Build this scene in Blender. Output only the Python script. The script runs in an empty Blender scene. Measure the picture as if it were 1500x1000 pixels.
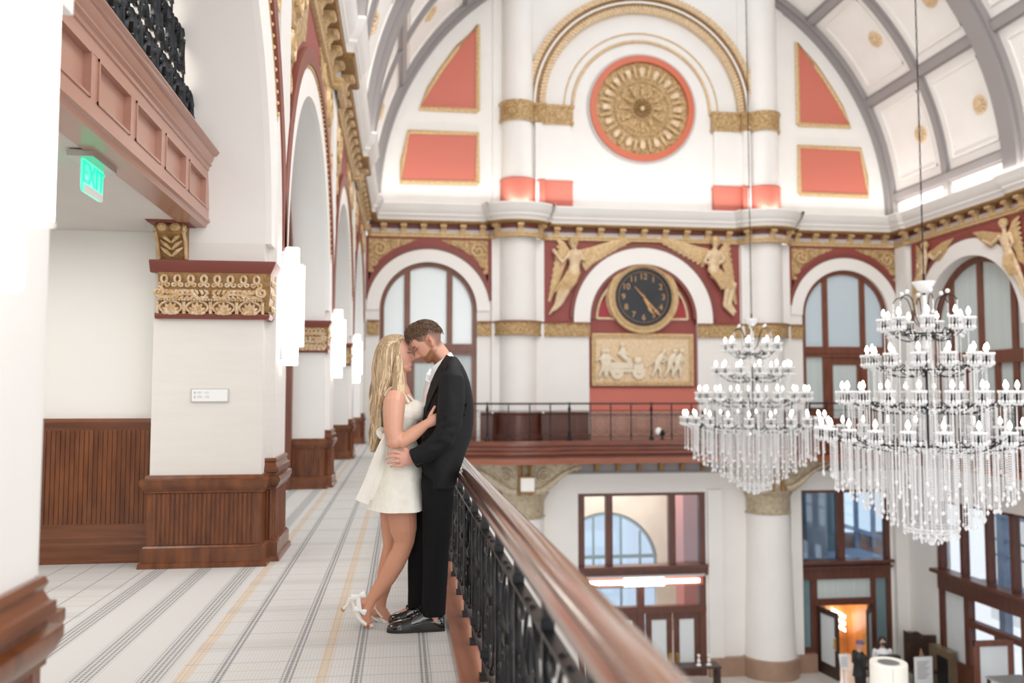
import bpy, bmesh, math, random
from mathutils import Vector, Matrix, noise
PI = math.pi; sin = math.sin; cos = math.cos
C = bpy.context.scene.collection
scn = bpy.context.scene
R_ = random.Random(7)
V = Vector

# ------------------------------------------------------------------ camera, world, lights
F_PX = 1250.0; EYE = V((0, 0, 1.37)); PITCH = math.atan(77.0/F_PX); YAW = math.atan(162.0/F_PX*cos(PITCH))
cam_data = bpy.data.cameras.new('camera'); cam = bpy.data.objects.new('camera', cam_data); C.objects.link(cam)
FWD = V((sin(YAW)*cos(PITCH), cos(YAW)*cos(PITCH), sin(PITCH))); RGT = V((cos(YAW), -sin(YAW), 0)); UPV = RGT.cross(FWD)
cam.matrix_world = Matrix(((RGT.x, UPV.x, -FWD.x, EYE.x), (RGT.y, UPV.y, -FWD.y, EYE.y), (RGT.z, UPV.z, -FWD.z, EYE.z), (0, 0, 0, 1)))
cam_data.sensor_width = 36.0; cam_data.lens = 36.0*F_PX/1500.0; cam_data.clip_start = 0.05; cam_data.clip_end = 300
cam_data.dof.use_dof = True; cam_data.dof.focus_distance = 5.12; cam_data.dof.aperture_fstop = 1.5
scn.camera = cam
def ray(x, y): return RGT*((x-750)/F_PX) - UPV*((y-500)/F_PX) + FWD
def PY(x, y, Y):                      # the point of the plane Y = const seen at a pixel of the photograph
    d = ray(x, y); return EYE + d*(Y/d.y)
def PX(x, y, X):
    d = ray(x, y); return EYE + d*(X/d.x)
scn.view_settings.view_transform = 'Standard'; scn.view_settings.look = 'None'
scn.view_settings.exposure = 0.38; scn.view_settings.gamma = 1.0; scn.view_settings.use_curve_mapping = False
w = bpy.data.worlds.new('daylight'); scn.world = w; w.use_nodes = True
w.node_tree.nodes['Background'].inputs[0].default_value = (0.93, 0.96, 1.0, 1); w.node_tree.nodes['Background'].inputs[1].default_value = 0.9
def area(name, loc, rot, sx, sy, watt, col=(1, 1, 1), spread=PI):
    l = bpy.data.lights.new(name, 'AREA'); l.shape = 'RECTANGLE'; l.size = sx; l.size_y = sy; l.energy = watt; l.color = col; l.spread = spread
    o = bpy.data.objects.new(name, l); C.objects.link(o); o.location = loc; o.rotation_euler = rot; return o
area('skylight_daylight', (7.25, 7.5, 14.6), (0, 0, 0), 7, 22, 1500, (1.0, 0.97, 0.94))
area('cove_lamp', (7.25, 24.45, 6.98), (PI+0.35, 0, 0), 15.4, 0.12, 105, (1, 0.95, 0.9))
area('cove_lamp', (15.15, 12.5, 6.98), (0, PI+0.3, 0), 0.12, 24, 125, (1, 0.96, 0.92))
area('rear_fill', (6.0, -9, 3.5), (PI/2, 0, 0), 16, 9, 820, (1.0, 0.97, 0.94))  # added soft light behind the camera, brightens the couple from the front
area('cove_lamp', (-0.7, 12.5, 6.98), (0, PI-0.3, 0), 0.12, 24, 125, (1, 0.96, 0.92))
area('passage_downlight', (-3.0, 5.2, 2.66), (0, 0, 0), 1.2, 2.6, 36, (1, 0.96, 0.91))
area('mezzanine_fill', (-3.2, 4.8, 6.3), (0, 0, 0), 2, 4, 160, (1, 0.97, 0.94))  # added light, whitens the upper room behind the iron screen
area('lobby_downlight', (13.3, 25.9, -4.2), (0, 0, 0), 0.8, 0.8, 36, (1, 0.95, 0.86))
area('side_room_lamp', (7.2, 27.5, -0.6), (0, 0, 0), 4, 3, 260, (1, 0.97, 0.93))

# ------------------------------------------------------------------ materials
def M(name, col, rough=0.5, metal=0.0, col2=None, scale=6.0, stretch=(1, 1, 1), bump=0.0, bscale=40.0, bkind='NOISE', coat=0.0, emit=0.0, ecol=None, trans=0.0, alpha=None, spec=None):
    m = bpy.data.materials.new(name); m.use_nodes = True; nt = m.node_tree; b = nt.nodes['Principled BSDF']
    b.inputs['Base Color'].default_value = (*col, 1); b.inputs['Roughness'].default_value = rough; b.inputs['Metallic'].default_value = metal
    if coat: b.inputs['Coat Weight'].default_value = coat; b.inputs['Coat Roughness'].default_value = 0.12
    if spec is not None: b.inputs['Specular IOR Level'].default_value = spec
    if trans: b.inputs['Transmission Weight'].default_value = trans
    if emit: b.inputs['Emission Color'].default_value = (*(ecol or col), 1); b.inputs['Emission Strength'].default_value = emit
    if col2 or bump:
        tc = nt.nodes.new('ShaderNodeTexCoord'); mp = nt.nodes.new('ShaderNodeMapping'); mp.inputs['Scale'].default_value = stretch
        nt.links.new(tc.outputs['Object'], mp.inputs['Vector'])
    if col2:
        n = nt.nodes.new('ShaderNodeTexNoise'); n.inputs['Scale'].default_value = scale; n.inputs['Detail'].default_value = 5
        r = nt.nodes.new('ShaderNodeValToRGB'); r.color_ramp.elements[0].position = 0.32; r.color_ramp.elements[1].position = 0.68
        r.color_ramp.elements[0].color = (*col, 1); r.color_ramp.elements[1].color = (*col2, 1)
        nt.links.new(mp.outputs[0], n.inputs['Vector']); nt.links.new(n.outputs['Fac'], r.inputs[0]); nt.links.new(r.outputs[0], b.inputs['Base Color'])
    if bump:
        if bkind == 'VORONOI':
            t = nt.nodes.new('ShaderNodeTexVoronoi'); out = t.outputs['Distance']
        else:
            t = nt.nodes.new('ShaderNodeTexNoise'); t.inputs['Detail'].default_value = 4; out = t.outputs['Fac']
        t.inputs['Scale'].default_value = bscale; bp = nt.nodes.new('ShaderNodeBump'); bp.inputs['Strength'].default_value = bump; bp.inputs['Distance'].default_value = 0.02
        nt.links.new(mp.outputs[0], t.inputs['Vector']); nt.links.new(out, bp.inputs['Height']); nt.links.new(bp.outputs[0], b.inputs['Normal'])
    return m
def glass_mat(name, tint, gloss=0.12, rough=0.02):
    m = bpy.data.materials.new(name); m.use_nodes = True; nt = m.node_tree; nt.nodes.clear()
    o = nt.nodes.new('ShaderNodeOutputMaterial'); t = nt.nodes.new('ShaderNodeBsdfTransparent'); g = nt.nodes.new('ShaderNodeBsdfGlossy'); x = nt.nodes.new('ShaderNodeMixShader')
    t.inputs[0].default_value = (*tint, 1); g.inputs['Roughness'].default_value = rough; x.inputs[0].default_value = gloss
    nt.links.new(t.outputs[0], x.inputs[1]); nt.links.new(g.outputs[0], x.inputs[2]); nt.links.new(x.outputs[0], o.inputs[0]); return m
def attr_mat(name, rough, coat=0.0, sss=0.0, bump=0.0, bscale=200):
    m = M(name, (0.5, 0.5, 0.5), rough, bump=bump, bscale=bscale); nt = m.node_tree; b = nt.nodes['Principled BSDF']
    a = nt.nodes.new('ShaderNodeAttribute'); a.attribute_name = 'Col'; nt.links.new(a.outputs['Color'], b.inputs['Base Color'])
    if sss: b.inputs['Subsurface Weight'].default_value = sss; b.inputs['Subsurface Radius'].default_value = (0.02, 0.008, 0.004); b.inputs['Subsurface Scale'].default_value = 0.4
    return m
m_white = M('painted_plaster', (0.80, 0.775, 0.74), 0.6, col2=(0.77, 0.745, 0.71), scale=1.5)
m_wallcov = M('woven_wallcovering', (0.74, 0.705, 0.665), 0.7, col2=(0.715, 0.68, 0.64), scale=3, stretch=(1, 1, 8), bump=0.05, bscale=120)
m_cream = M('cream_paint', (0.82, 0.79, 0.75), 0.5)
m_wood = M('dark_mahogany', (0.105, 0.030, 0.010), 0.32, col2=(0.21, 0.066, 0.020), scale=5, stretch=(3, 3, 0.6), coat=0.3)
m_woodh = M('mahogany_horizontal', (0.115, 0.036, 0.013), 0.3, col2=(0.20, 0.066, 0.024), scale=4, stretch=(0.5, 0.5, 6), coat=0.4)
m_fascial = M('orange_brown_board', (0.25, 0.066, 0.025), 0.35, col2=(0.31, 0.09, 0.036), scale=3, stretch=(0.6, 0.6, 5), coat=0.3)
m_header = M('polished_brown_panelling', (0.38, 0.19, 0.135), 0.34, col2=(0.43, 0.225, 0.165), scale=2, stretch=(1, 0.4, 4), coat=0.3)  # same mahogany, bright light and gloss put into a paler base colour
m_doorw = M('reddish_brown_joinery', (0.085, 0.026, 0.014), 0.4, col2=(0.13, 0.04, 0.022), scale=4, stretch=(2, 2, 0.5), coat=0.2)
m_winw = M('brown_window_frame', (0.135, 0.040, 0.019), 0.4, col2=(0.19, 0.06, 0.03), scale=4, stretch=(2, 2, 0.5), coat=0.2)
m_fascia = M('orange_brown_fascia', (0.12, 0.030, 0.014), 0.35, col2=(0.19, 0.05, 0.022), scale=3, stretch=(0.6, 0.6, 5), coat=0.3)
m_dkwood = M('brown_black_wood', (0.035, 0.02, 0.015), 0.4, col2=(0.06, 0.03, 0.02), scale=5)
m_orange = M('amber_wood', (0.62, 0.24, 0.06), 0.35, col2=(0.7, 0.30, 0.09), scale=3, stretch=(3, 3, 0.4))
m_gold = M('gilded_plaster', (0.50, 0.315, 0.135), 0.45, 0.2, col2=(0.66, 0.48, 0.27), scale=14, bump=0.25, bscale=60)
m_goldrel = M('gilded_relief', (0.27, 0.155, 0.055), 0.45, 0.2, col2=(0.60, 0.41, 0.20), scale=16, bump=1.0, bscale=16, bkind='VORONOI')
m_goldpale = M('pale_gilding', (0.62, 0.44, 0.255), 0.5, 0.1, col2=(0.74, 0.58, 0.39), scale=10)
m_goldbrown = M('aged_gold', (0.21, 0.11, 0.035), 0.45, 0.2, col2=(0.38, 0.22, 0.08), scale=20, bump=0.4, bscale=50)
m_bronze = M('aged_stone_gold', (0.36, 0.29, 0.19), 0.5, 0.1, col2=(0.55, 0.46, 0.33), scale=9, bump=0.8, bscale=14, bkind='VORONOI')
m_frieze = M('brick_red_paint', (0.27, 0.055, 0.045), 0.55)
m_salmon = M('salmon_paint', (0.56, 0.155, 0.11), 0.55)
m_crimson = M('crimson_paint', (0.33, 0.022, 0.030), 0.5)
m_maroon = M('maroon_moulding', (0.20, 0.050, 0.035), 0.45)
m_rib = M('grey_rib_paint', (0.285, 0.262, 0.258), 0.5)
m_riblt = M('light_grey_paint', (0.52, 0.50, 0.49), 0.5)
m_iron = M('black_iron', (0.010, 0.011, 0.013), 0.32, 0.4)
m_ironth = M('dark_bronze_iron', (0.03, 0.018, 0.012), 0.4, 0.3)
m_rail = M('lacquered_handrail', (0.16, 0.062, 0.036), 0.16, col2=(0.24, 0.105, 0.065), scale=3, stretch=(6, 0.4, 6), coat=1.0)
m_curb = M('kerb_mahogany', (0.30, 0.115, 0.065), 0.3, col2=(0.36, 0.15, 0.09), scale=3, stretch=(5, 0.6, 5), coat=0.3)
m_shade = M('opal_glass_lit', (0.95, 0.93, 0.9), 0.4, emit=3.2, ecol=(1.0, 0.95, 0.88))
m_tubelit = M('lit_tube', (0.95, 0.93, 0.9), 0.4, emit=3.8, ecol=(1.0, 0.96, 0.9))
m_bulb = M('lit_bulb', (1, 0.97, 0.92), 0.3, emit=5.0, ecol=(1.0, 0.95, 0.87))
m_crystal = M('cut_crystal', (0.97, 0.96, 0.95), 0.15, trans=0.12, spec=1.0)
m_brass = M('polished_brass', (0.65, 0.42, 0.16), 0.25, 0.9)
m_marble = M('brown_marble', (0.30, 0.185, 0.125), 0.3, col2=(0.36, 0.23, 0.16), scale=3)
m_marble2 = M('olive_marble', (0.16, 0.115, 0.07), 0.3, col2=(0.22, 0.16, 0.10), scale=3)
m_lobbyfl = M('pale_stone_floor', (0.58, 0.55, 0.50), 0.25, col2=(0.64, 0.61, 0.57), scale=2)
m_stone = M('sandstone_blocks', (0.62, 0.52, 0.41), 0.7, col2=(0.72, 0.63, 0.52), scale=1.2)
m_frost = M('frosted_pane', (0.80, 0.865, 0.87), 0.22, spec=0.6)
m_frostb = M('blue_grey_blind', (0.55, 0.645, 0.70), 0.3, spec=0.5)
m_curtain = M('pale_curtain', (0.50, 0.56, 0.545), 0.6, col2=(0.58, 0.635, 0.62), scale=2.5, stretch=(14, 14, 0.1))
m_glass = glass_mat('clear_glass', (0.96, 0.98, 1.0), 0.07)
m_gblue = glass_mat('blue_tinted_glass', (0.80, 0.90, 0.98), 0.12)
m_teal = M('teal_grey_pane', (0.16, 0.24, 0.26), 0.12, spec=0.8)
m_doorpane = M('white_blind_pane', (0.72, 0.76, 0.77), 0.2)
m_black = M('matte_black', (0.012, 0.012, 0.013), 0.5)
m_paper = M('white_card', (0.82, 0.83, 0.83), 0.5)
m_ink = M('grey_ink', (0.25, 0.26, 0.28), 0.6)
m_canvas = M('off_white_shade', (0.80, 0.77, 0.70), 0.6, emit=0.25, ecol=(1, 0.95, 0.85))
m_blue = M('city_blue_grey', (0.20, 0.28, 0.40), 0.6, col2=(0.30, 0.38, 0.5), scale=2)
m_exit = M('green_exit_glass', (0.25, 0.80, 0.58), 0.1, emit=0.55, ecol=(0.03, 0.72, 0.42), trans=0.3)
m_exitl = M('exit_lettering', (0.0, 0.45, 0.26), 0.3, emit=1.0, ecol=(0.0, 0.62, 0.36))
m_steel = M('brushed_steel', (0.55, 0.54, 0.52), 0.35, 0.8)
m_trackl = M('lit_lamp_face', (1, 1, 1), 0.4, emit=4.0)

# carpet: pale ground, woven dots, lengthwise bands and cross lines
def carpet_mat():
    m = bpy.data.materials.new('plaid_carpet'); m.use_nodes = True; nt = m.node_tree; b = nt.nodes['Principled BSDF']; b.inputs['Roughness'].default_value = 0.9
    tc = nt.nodes.new('ShaderNodeTexCoord'); sp = nt.nodes.new('ShaderNodeSeparateXYZ'); nt.links.new(tc.outputs['Object'], sp.inputs[0])
    def op(k, a, c=None, d=None):
        n = nt.nodes.new('ShaderNodeMath'); n.operation = k
        for i, v in enumerate((a, c, d)):
            if v is None: continue
            if isinstance(v, (int, float)): n.inputs[i].default_value = v
            else: nt.links.new(v, n.inputs[i])
        return n.outputs[0]
    X, Y = sp.outputs[0], sp.outputs[1]
    def stripe(c, off, per, half):           # 1 inside a stripe of half width
        u = op('ABSOLUTE', op('SUBTRACT', op('FLOORED_MODULO', op('SUBTRACT', c, off-per/2), per), per/2)); return op('LESS_THAN', u, half)
    def gate(c, lo, hi): return op('MULTIPLY', op('GREATER_THAN', c, lo), op('LESS_THAN', c, hi))
    dots = op('MULTIPLY', op('LESS_THAN', op('FLOORED_MODULO', Y, 0.026), 0.015), op('LESS_THAN', op('FLOORED_MODULO', op('ADD', X, 0.004), 0.026), 0.0155))
    weave = op('MULTIPLY', op('LESS_THAN', op('FLOORED_MODULO', Y, 0.018), 0.009), op('LESS_THAN', op('FLOORED_MODULO', X, 0.018), 0.009))
    band = op('MULTIPLY', op('MULTIPLY', stripe(X, -1.525, 0.335, 0.052), gate(X, -1.97, -1.06)), dots)
    thin = op('MULTIPLY', op('MULTIPLY', stripe(X, -0.205, 0.335, 0.026), gate(X, -1.0, 0.3)), dots)
    thin2 = op('MULTIPLY', stripe(X, -2.2, 0.22, 0.006), op('LESS_THAN', X, -1.95))
    oran = op('MULTIPLY', op('MULTIPLY', stripe(X, -0.37, 0.67, 0.030), gate(X, -1.3, 0.25)), op('ADD', op('MULTIPLY', dots, 0.5), 0.25))
    zone = op('MAXIMUM', op('GREATER_THAN', X, -1.08), op('LESS_THAN', X, -1.95)); cross = op('MULTIPLY', stripe(Y, 0.0, 0.27, 0.005), op('MULTIPLY', zone, 0.33)); cross2 = op('MULTIPLY', stripe(Y, 0.09, 0.80, 0.09), op('MULTIPLY', zone, 0.12)); cro = op('MULTIPLY', stripe(Y, 0.14, 0.54, 0.006), op('MULTIPLY', zone, 0.35))
    grey = op('MAXIMUM', op('MAXIMUM', op('MULTIPLY', band, 0.85), op('MULTIPLY', thin, 0.95)), op('MAXIMUM', op('MAXIMUM', cross, cross2), op('MAXIMUM', op('MULTIPLY', thin2, 0.5), op('MULTIPLY', weave, 0.2))))
    gs = op('MULTIPLY', stripe(X, -0.205, 0.335, 0.03), 0.12); grey = op('MAXIMUM', grey, op('MULTIPLY', gs, gate(X, -1.0, 0.3)))
    bs = op('MULTIPLY', op('MULTIPLY', stripe(X, -1.525, 0.335, 0.07), 0.10), gate(X, -1.97, -1.06)); grey = op('MAXIMUM', grey, bs)
    def mix(f, a, c):
        n = nt.nodes.new('ShaderNodeMix'); n.data_type = 'RGBA'; nt.links.new(f, n.inputs[0])
        if isinstance(a, tuple): n.inputs[6].default_value = (*a, 1)
        else: nt.links.new(a, n.inputs[6])
        n.inputs[7].default_value = (*c, 1); return n.outputs[2]
    c1 = mix(op('MAXIMUM', oran, op('MULTIPLY', cro, op('LESS_THAN', X, 0.3))), (0.555, 0.54, 0.52), (0.56, 0.36, 0.17))
    c2 = mix(grey, c1, (0.085, 0.085, 0.09)); nt.links.new(c2, b.inputs['Base Color']); return m
m_carpet = carpet_mat()

# ------------------------------------------------------------------ mesh helpers
class Fr:                                   # a wall frame: u along, z up, d out of the wall
    def __init__(s, o, u, n): s.o, s.u, s.n = V(o), V(u), V(n)
    def p(s, u, z, d=0.0): return s.o + s.u*u + V((0, 0, z)) + s.n*d
FB = Fr((0, 25, 0), (1, 0, 0), (0, -1, 0)); FL = Fr((-1.12, 0, 0), (0, 1, 0), (1, 0, 0)); FR = Fr((15.5, 0, 0), (0, 1, 0), (-1, 0, 0))
def FYat(y): return Fr((0, y, 0), (1, 0, 0), (0, -1, 0))
class MB:
    def __init__(s): s.v = []; s.f = []
    def add(s, vs, fs):
        b = len(s.v); s.v += [tuple(v) for v in vs]; s.f += [tuple(i+b for i in f) for f in fs]; return s
    def hexa(s, q): return s.add(q, [(0, 1, 2, 3), (7, 6, 5, 4), (0, 4, 5, 1), (1, 5, 6, 2), (2, 6, 7, 3), (3, 7, 4, 0)])
    def box(s, x0, x1, y0, y1, z0, z1):
        return s.hexa([(x0, y0, z0), (x1, y0, z0), (x1, y1, z0), (x0, y1, z0), (x0, y0, z1), (x1, y0, z1), (x1, y1, z1), (x0, y1, z1)])
    def fbox(s, F, u0, u1, z0, z1, d0, d1):
        s.k = getattr(s, 'k', 0)+1; e = 0.0009*(s.k % 6); d0, d1 = (d0-e, d1+e) if d1 > d0 else (d0+e, d1-e)
        return s.hexa([F.p(u0, z0, d0), F.p(u1, z0, d0), F.p(u1, z1, d0), F.p(u0, z1, d0), F.p(u0, z0, d1), F.p(u1, z0, d1), F.p(u1, z1, d1), F.p(u0, z1, d1)])
    def prism(s, a, b):                     # two matching rings of points
        n = len(a); return s.add(list(a)+list(b), [tuple(range(n)), tuple(range(2*n-1, n-1, -1))] + [(i, (i+1) % n, n+(i+1) % n, n+i) for i in range(n)])
    def fprism(s, F, poly, d0, d1): return s.prism([F.p(u, z, d0) for u, z in poly], [F.p(u, z, d1) for u, z in poly])
    def farc(s, F, uc, zc, r0, r1, d0, d1, a0=0.0, a1=PI, n=36):
        full = abs(a1-a0-2*PI) < 1e-6; R = []
        for i in range(n if full else n+1):
            t = a0+(a1-a0)*i/n; c, k = cos(t), sin(t)
            R.append([F.p(uc+r0*c, zc+r0*k, d0), F.p(uc+r1*c, zc+r1*k, d0), F.p(uc+r1*c, zc+r1*k, d1), F.p(uc+r0*c, zc+r0*k, d1)])
        return s.loft(R+[R[0]] if full else R, True, not full)
    def farch(s, F, u0, u1, z0, z1, uc, r, zs, d0, d1, n=48):   # wall piece with an arched opening
        if uc-r > u0+1e-4: s.fbox(F, u0, uc-r, z0, z1, d0, d1)
        if uc+r < u1-1e-4: s.fbox(F, uc+r, u1, z0, z1, d0, d1)
        R = []
        for i in range(n+1):
            t = PI*i/n; u, z = uc+r*cos(t), zs+r*sin(t); R.append([F.p(u, z, d0), F.p(u, z1, d0), F.p(u, z1, d1), F.p(u, z, d1)])
        if zs > z0: pass
        return s.loft(R)
    def loft(s, rings, closed=True, cap=True):
        n = len(rings[0]); b = len(s.v)
        for r in rings: s.v += [tuple(p) for p in r]
        m = n if closed else n-1
        for k in range(len(rings)-1):
            for i in range(m): s.f.append((b+k*n+i, b+k*n+(i+1) % n, b+(k+1)*n+(i+1) % n, b+(k+1)*n+i))
        if cap and closed:
            s.f.append(tuple(b+i for i in range(n))[::-1]); e = b+(len(rings)-1)*n; s.f.append(tuple(e+i for i in range(n)))
        return s
    def tube(s, pts, rad, n=6, flat=None, cap=True):            # rad: number or list; flat = (vector, ratio) squashes one way
        pts = [V(p) for p in pts]; k = len(pts); rad = rad if isinstance(rad, (list, tuple)) else [rad]*k
        t = [(pts[min(i+1, k-1)]-pts[max(i-1, 0)]).normalized() for i in range(k)]
        a = t[0].orthogonal().normalized()
        if flat: a = (flat[0]-t[0]*flat[0].dot(t[0])); a = a.normalized() if a.length > 1e-6 else t[0].orthogonal().normalized()
        rings = []
        for i in range(k):
            a = (a-t[i]*a.dot(t[i])); a = a.normalized() if a.length > 1e-6 else t[i].orthogonal().normalized()
            c = t[i].cross(a); ra = rad[i]*(flat[1] if flat else 1)
            rings.append([pts[i]+a*(ra*cos(2*PI*j/n))+c*(rad[i]*sin(2*PI*j/n)) for j in range(n)])
        return s.loft(rings, True, cap)
    def bar(s, a, b, w, h, up=V((0, 0, 1))):
        a, b = V(a), V(b); t = (b-a).normalized(); x = t.cross(up); x = x.normalized() if x.length > 1e-5 else V((1, 0, 0)); y = x.cross(t); x *= w/2; y *= h/2
        return s.prism([a-x-y, a+x-y, a+x+y, a-x+y], [b-x-y, b+x-y, b+x+y, b-x+y])
    def lathe(s, prof, c=(0, 0, 0), n=24, a0=0.0, a1=2*PI):
        full = abs(a1-a0-2*PI) < 1e-6; m = n if full else n+1
        rings = [[V((c[0]+r*cos(a0+(a1-a0)*j/n), c[1]+r*sin(a0+(a1-a0)*j/n), c[2]+z)) for j in range(m)] for r, z in prof]
        return s.loft(rings, full, full)
    def ball(s, c, r, n=8, sc=(1, 1, 1)):
        c = V(c); k = max(4, n//2+1)
        rings = [[V((c.x+sc[0]*r*sin(PI*i/k)*cos(2*PI*j/n), c.y+sc[1]*r*sin(PI*i/k)*sin(2*PI*j/n), c.z+sc[2]*r*cos(PI*i/k))) for j in range(n)] for i in range(1, k)]
        b = len(s.v); s.loft(rings, True, False); t = len(s.v); s.v += [(c.x, c.y, c.z+sc[2]*r), (c.x, c.y, c.z-sc[2]*r)]
        e = b+(k-2)*n
        for j in range(n): s.f.append((t, b+j, b+(j+1) % n)); s.f.append((t+1, e+(j+1) % n, e+j))
        return s
    def octa(s, c, r, h=None):
        c = V(c); h = h or r
        return s.add([c+V((r, 0, 0)), c+V((0, r, 0)), c-V((r, 0, 0)), c-V((0, r, 0)), c+V((0, 0, h)), c-V((0, 0, h))], [(0, 1, 4), (1, 2, 4), (2, 3, 4), (3, 0, 4), (1, 0, 5), (2, 1, 5), (3, 2, 5), (0, 3, 5)])
    def sweep(s, prof, path, closed=False, cap=True):           # prof (d,z), path (x,y); d goes to the right of the path direction
        k = len(path); rings = []
        P = [V((x, y, 0)) for x, y in path]
        for i in range(k):
            a = P[i]-P[i-1] if (i or closed) else P[1]-P[0]; c = P[(i+1) % k]-P[i] if (i < k-1 or closed) else P[i]-P[i-1]
            a.normalize(); c.normalize(); na = V((a.y, -a.x, 0)); nc = V((c.y, -c.x, 0)); m = na+nc
            m = m.normalized() if m.length > 1e-5 else na; m = m/max(0.35, m.dot(na))
            rings.append([P[i]+m*d+V((0, 0, z)) for d, z in prof])
        n = len(prof); b = len(s.v)
        for r in rings: s.v += [tuple(p) for p in r]
        for q in range(k if closed else k-1):
            for i in range(n-1): s.f.append((b+q*n+i, b+q*n+i+1, b+((q+1) % k)*n+i+1, b+((q+1) % k)*n+i))
        return s
    def mesh(s, name, sharp=35.0, weld=False):
        me = bpy.data.meshes.new(name); me.from_pydata(s.v, [], s.f); bm = bmesh.new(); bm.from_mesh(me)
        if weld: bmesh.ops.remove_doubles(bm, verts=bm.verts, dist=1e-5)
        bmesh.ops.recalc_face_normals(bm, faces=bm.faces); bm.to_mesh(me); bm.free()
        me.polygons.foreach_set('use_smooth', [True]*len(me.polygons)); me.set_sharp_from_angle(angle=math.radians(sharp)); me.update(); return me
def tag(o, label=None, cat=None, group=None, kind=None):
    if label: o['label'] = label
    if cat: o['category'] = cat
    if group: o['group'] = group
    if kind: o['kind'] = kind
    return o
def new(name, mb, mat, parent=None, label=None, cat=None, group=None, kind=None, loc=None, sharp=35.0):
    me = mb.mesh(name, sharp) if isinstance(mb, MB) else mb
    o = bpy.data.objects.new(name, me); C.objects.link(o)
    if mat is not None and not me.materials: me.materials.append(mat)
    if parent is not None:
        o.parent = parent
        if loc is None:
            q = V((0, 0, 0)); pp = parent
            while pp is not None: q += V(pp.location); pp = pp.parent
            loc = -q
    if loc is not None: o.location = loc
    return tag(o, label, cat, group, kind)
def root(name, loc, label=None, cat=None, group=None, kind=None):
    o = bpy.data.objects.new(name, None); C.objects.link(o); o.location = loc; o.empty_display_size = 0.1; return tag(o, label, cat, group, kind)
def copy_tree(o, parent=None):
    c = o.copy(); C.objects.link(c)
    if parent is not None: c.parent = parent
    for ch in KIDS(o): copy_tree(ch, c)
    return c
def KIDS(o): return [x for x in C.objects if x.parent == o]
def spiral(c, ax, ay, r0, turns, a0=0.0, n=22, r1=0.12):       # spiral path in the plane ax, ay
    out = []
    for i in range(n+1):
        t = i/n; r = r0*(1-(1-r1)*t); a = a0+turns*2*PI*t; out.append(V(c)+V(ax)*(r*cos(a))+V(ay)*(r*sin(a)))
    return out
def bez(a, b, c, d, n=10):
    a, b, c, d = V(a), V(b), V(c), V(d)
    return [a*(1-t)**3+b*3*t*(1-t)**2+c*3*t*t*(1-t)+d*t**3 for t in [i/n for i in range(n+1)]]
def smooth_path(pts, n=6):                                     # Catmull-Rom
    pts = [V(p) for p in pts]; out = []
    for i in range(len(pts)-1):
        p0 = pts[max(i-1, 0)]; p1 = pts[i]; p2 = pts[i+1]; p3 = pts[min(i+2, len(pts)-1)]
        for k in range(n):
            t = k/n; out.append(0.5*((2*p1)+(p2-p0)*t+(2*p0-5*p1+4*p2-p3)*t*t+(3*p1-p0-3*p2+p3)*t**3))
    return out+[pts[-1]]
def ftext(txt, size, p, xdir, up, mat, name, parent, depth=0.004, align='CENTER'):   # raised lettering as a mesh
    cu = bpy.data.curves.new('lettering', 'FONT'); cu.body = txt; cu.size = size; cu.extrude = depth; cu.align_x = align; cu.align_y = 'CENTER'
    t = bpy.data.objects.new('lettering', cu); C.objects.link(t); dg = bpy.context.evaluated_depsgraph_get(); dg.update()
    me = bpy.data.meshes.new_from_object(t.evaluated_get(dg)); bpy.data.objects.remove(t)
    xd = V(xdir).normalized(); ud = V(up).normalized(); nd = xd.cross(ud); p = V(p)
    me.transform(Matrix(((xd.x, ud.x, nd.x, p.x), (xd.y, ud.y, nd.y, p.y), (xd.z, ud.z, nd.z, p.z), (0, 0, 0, 1))))
    me.materials.clear(); return new(name, me, mat, parent)
def remesh(mb, name, vox, smooth=3, fac=0.5):
    me = mb.mesh(name); o = bpy.data.objects.new(name, me); C.objects.link(o)
    r = o.modifiers.new('r', 'REMESH'); r.mode = 'VOXEL'; r.voxel_size = vox
    if smooth: sm = o.modifiers.new('s', 'SMOOTH'); sm.iterations = smooth; sm.factor = fac
    dg = bpy.context.evaluated_depsgraph_get(); dg.update(); res = bpy.data.meshes.new_from_object(o.evaluated_get(dg)); bpy.data.objects.remove(o)
    res.name = name; res.polygons.foreach_set('use_smooth', [True]*len(res.polygons)); return res
# ------------------------------------------------------------------ the setting
PITCHY = 5.6; YK = [2.02]+[1.75+PITCHY*k for k in range(1, 5)]           # front faces of the arcade pilasters
ZF = -7.0
def S(name, mb, mat, parent=None, **k): return new(name, mb, mat, parent, kind=None if parent else 'structure', **k)
b = MB().box(-4.6, 0.285, -3, 25, -0.3, 0.0); gallery_floor = S('floor', b, m_carpet)
b = MB().box(0.285, 0.56, -3, 23.95, -0.3, 0.02).box(0.285, 0.30, -3, 23.95, 0.02, 0.03); S('trim_1', b, m_curb)
b = MB().box(0.56, 14.0, 23.92, 25, -0.3, 0.0).box(14.15, 15.5, 13, 25, -0.3, 0.0); S('floor_balcony', b, m_woodh)
S('floor_lobby', MB().box(-1, 17.5, 8, 31, ZF-0.2, ZF), m_lobbyfl)
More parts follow.
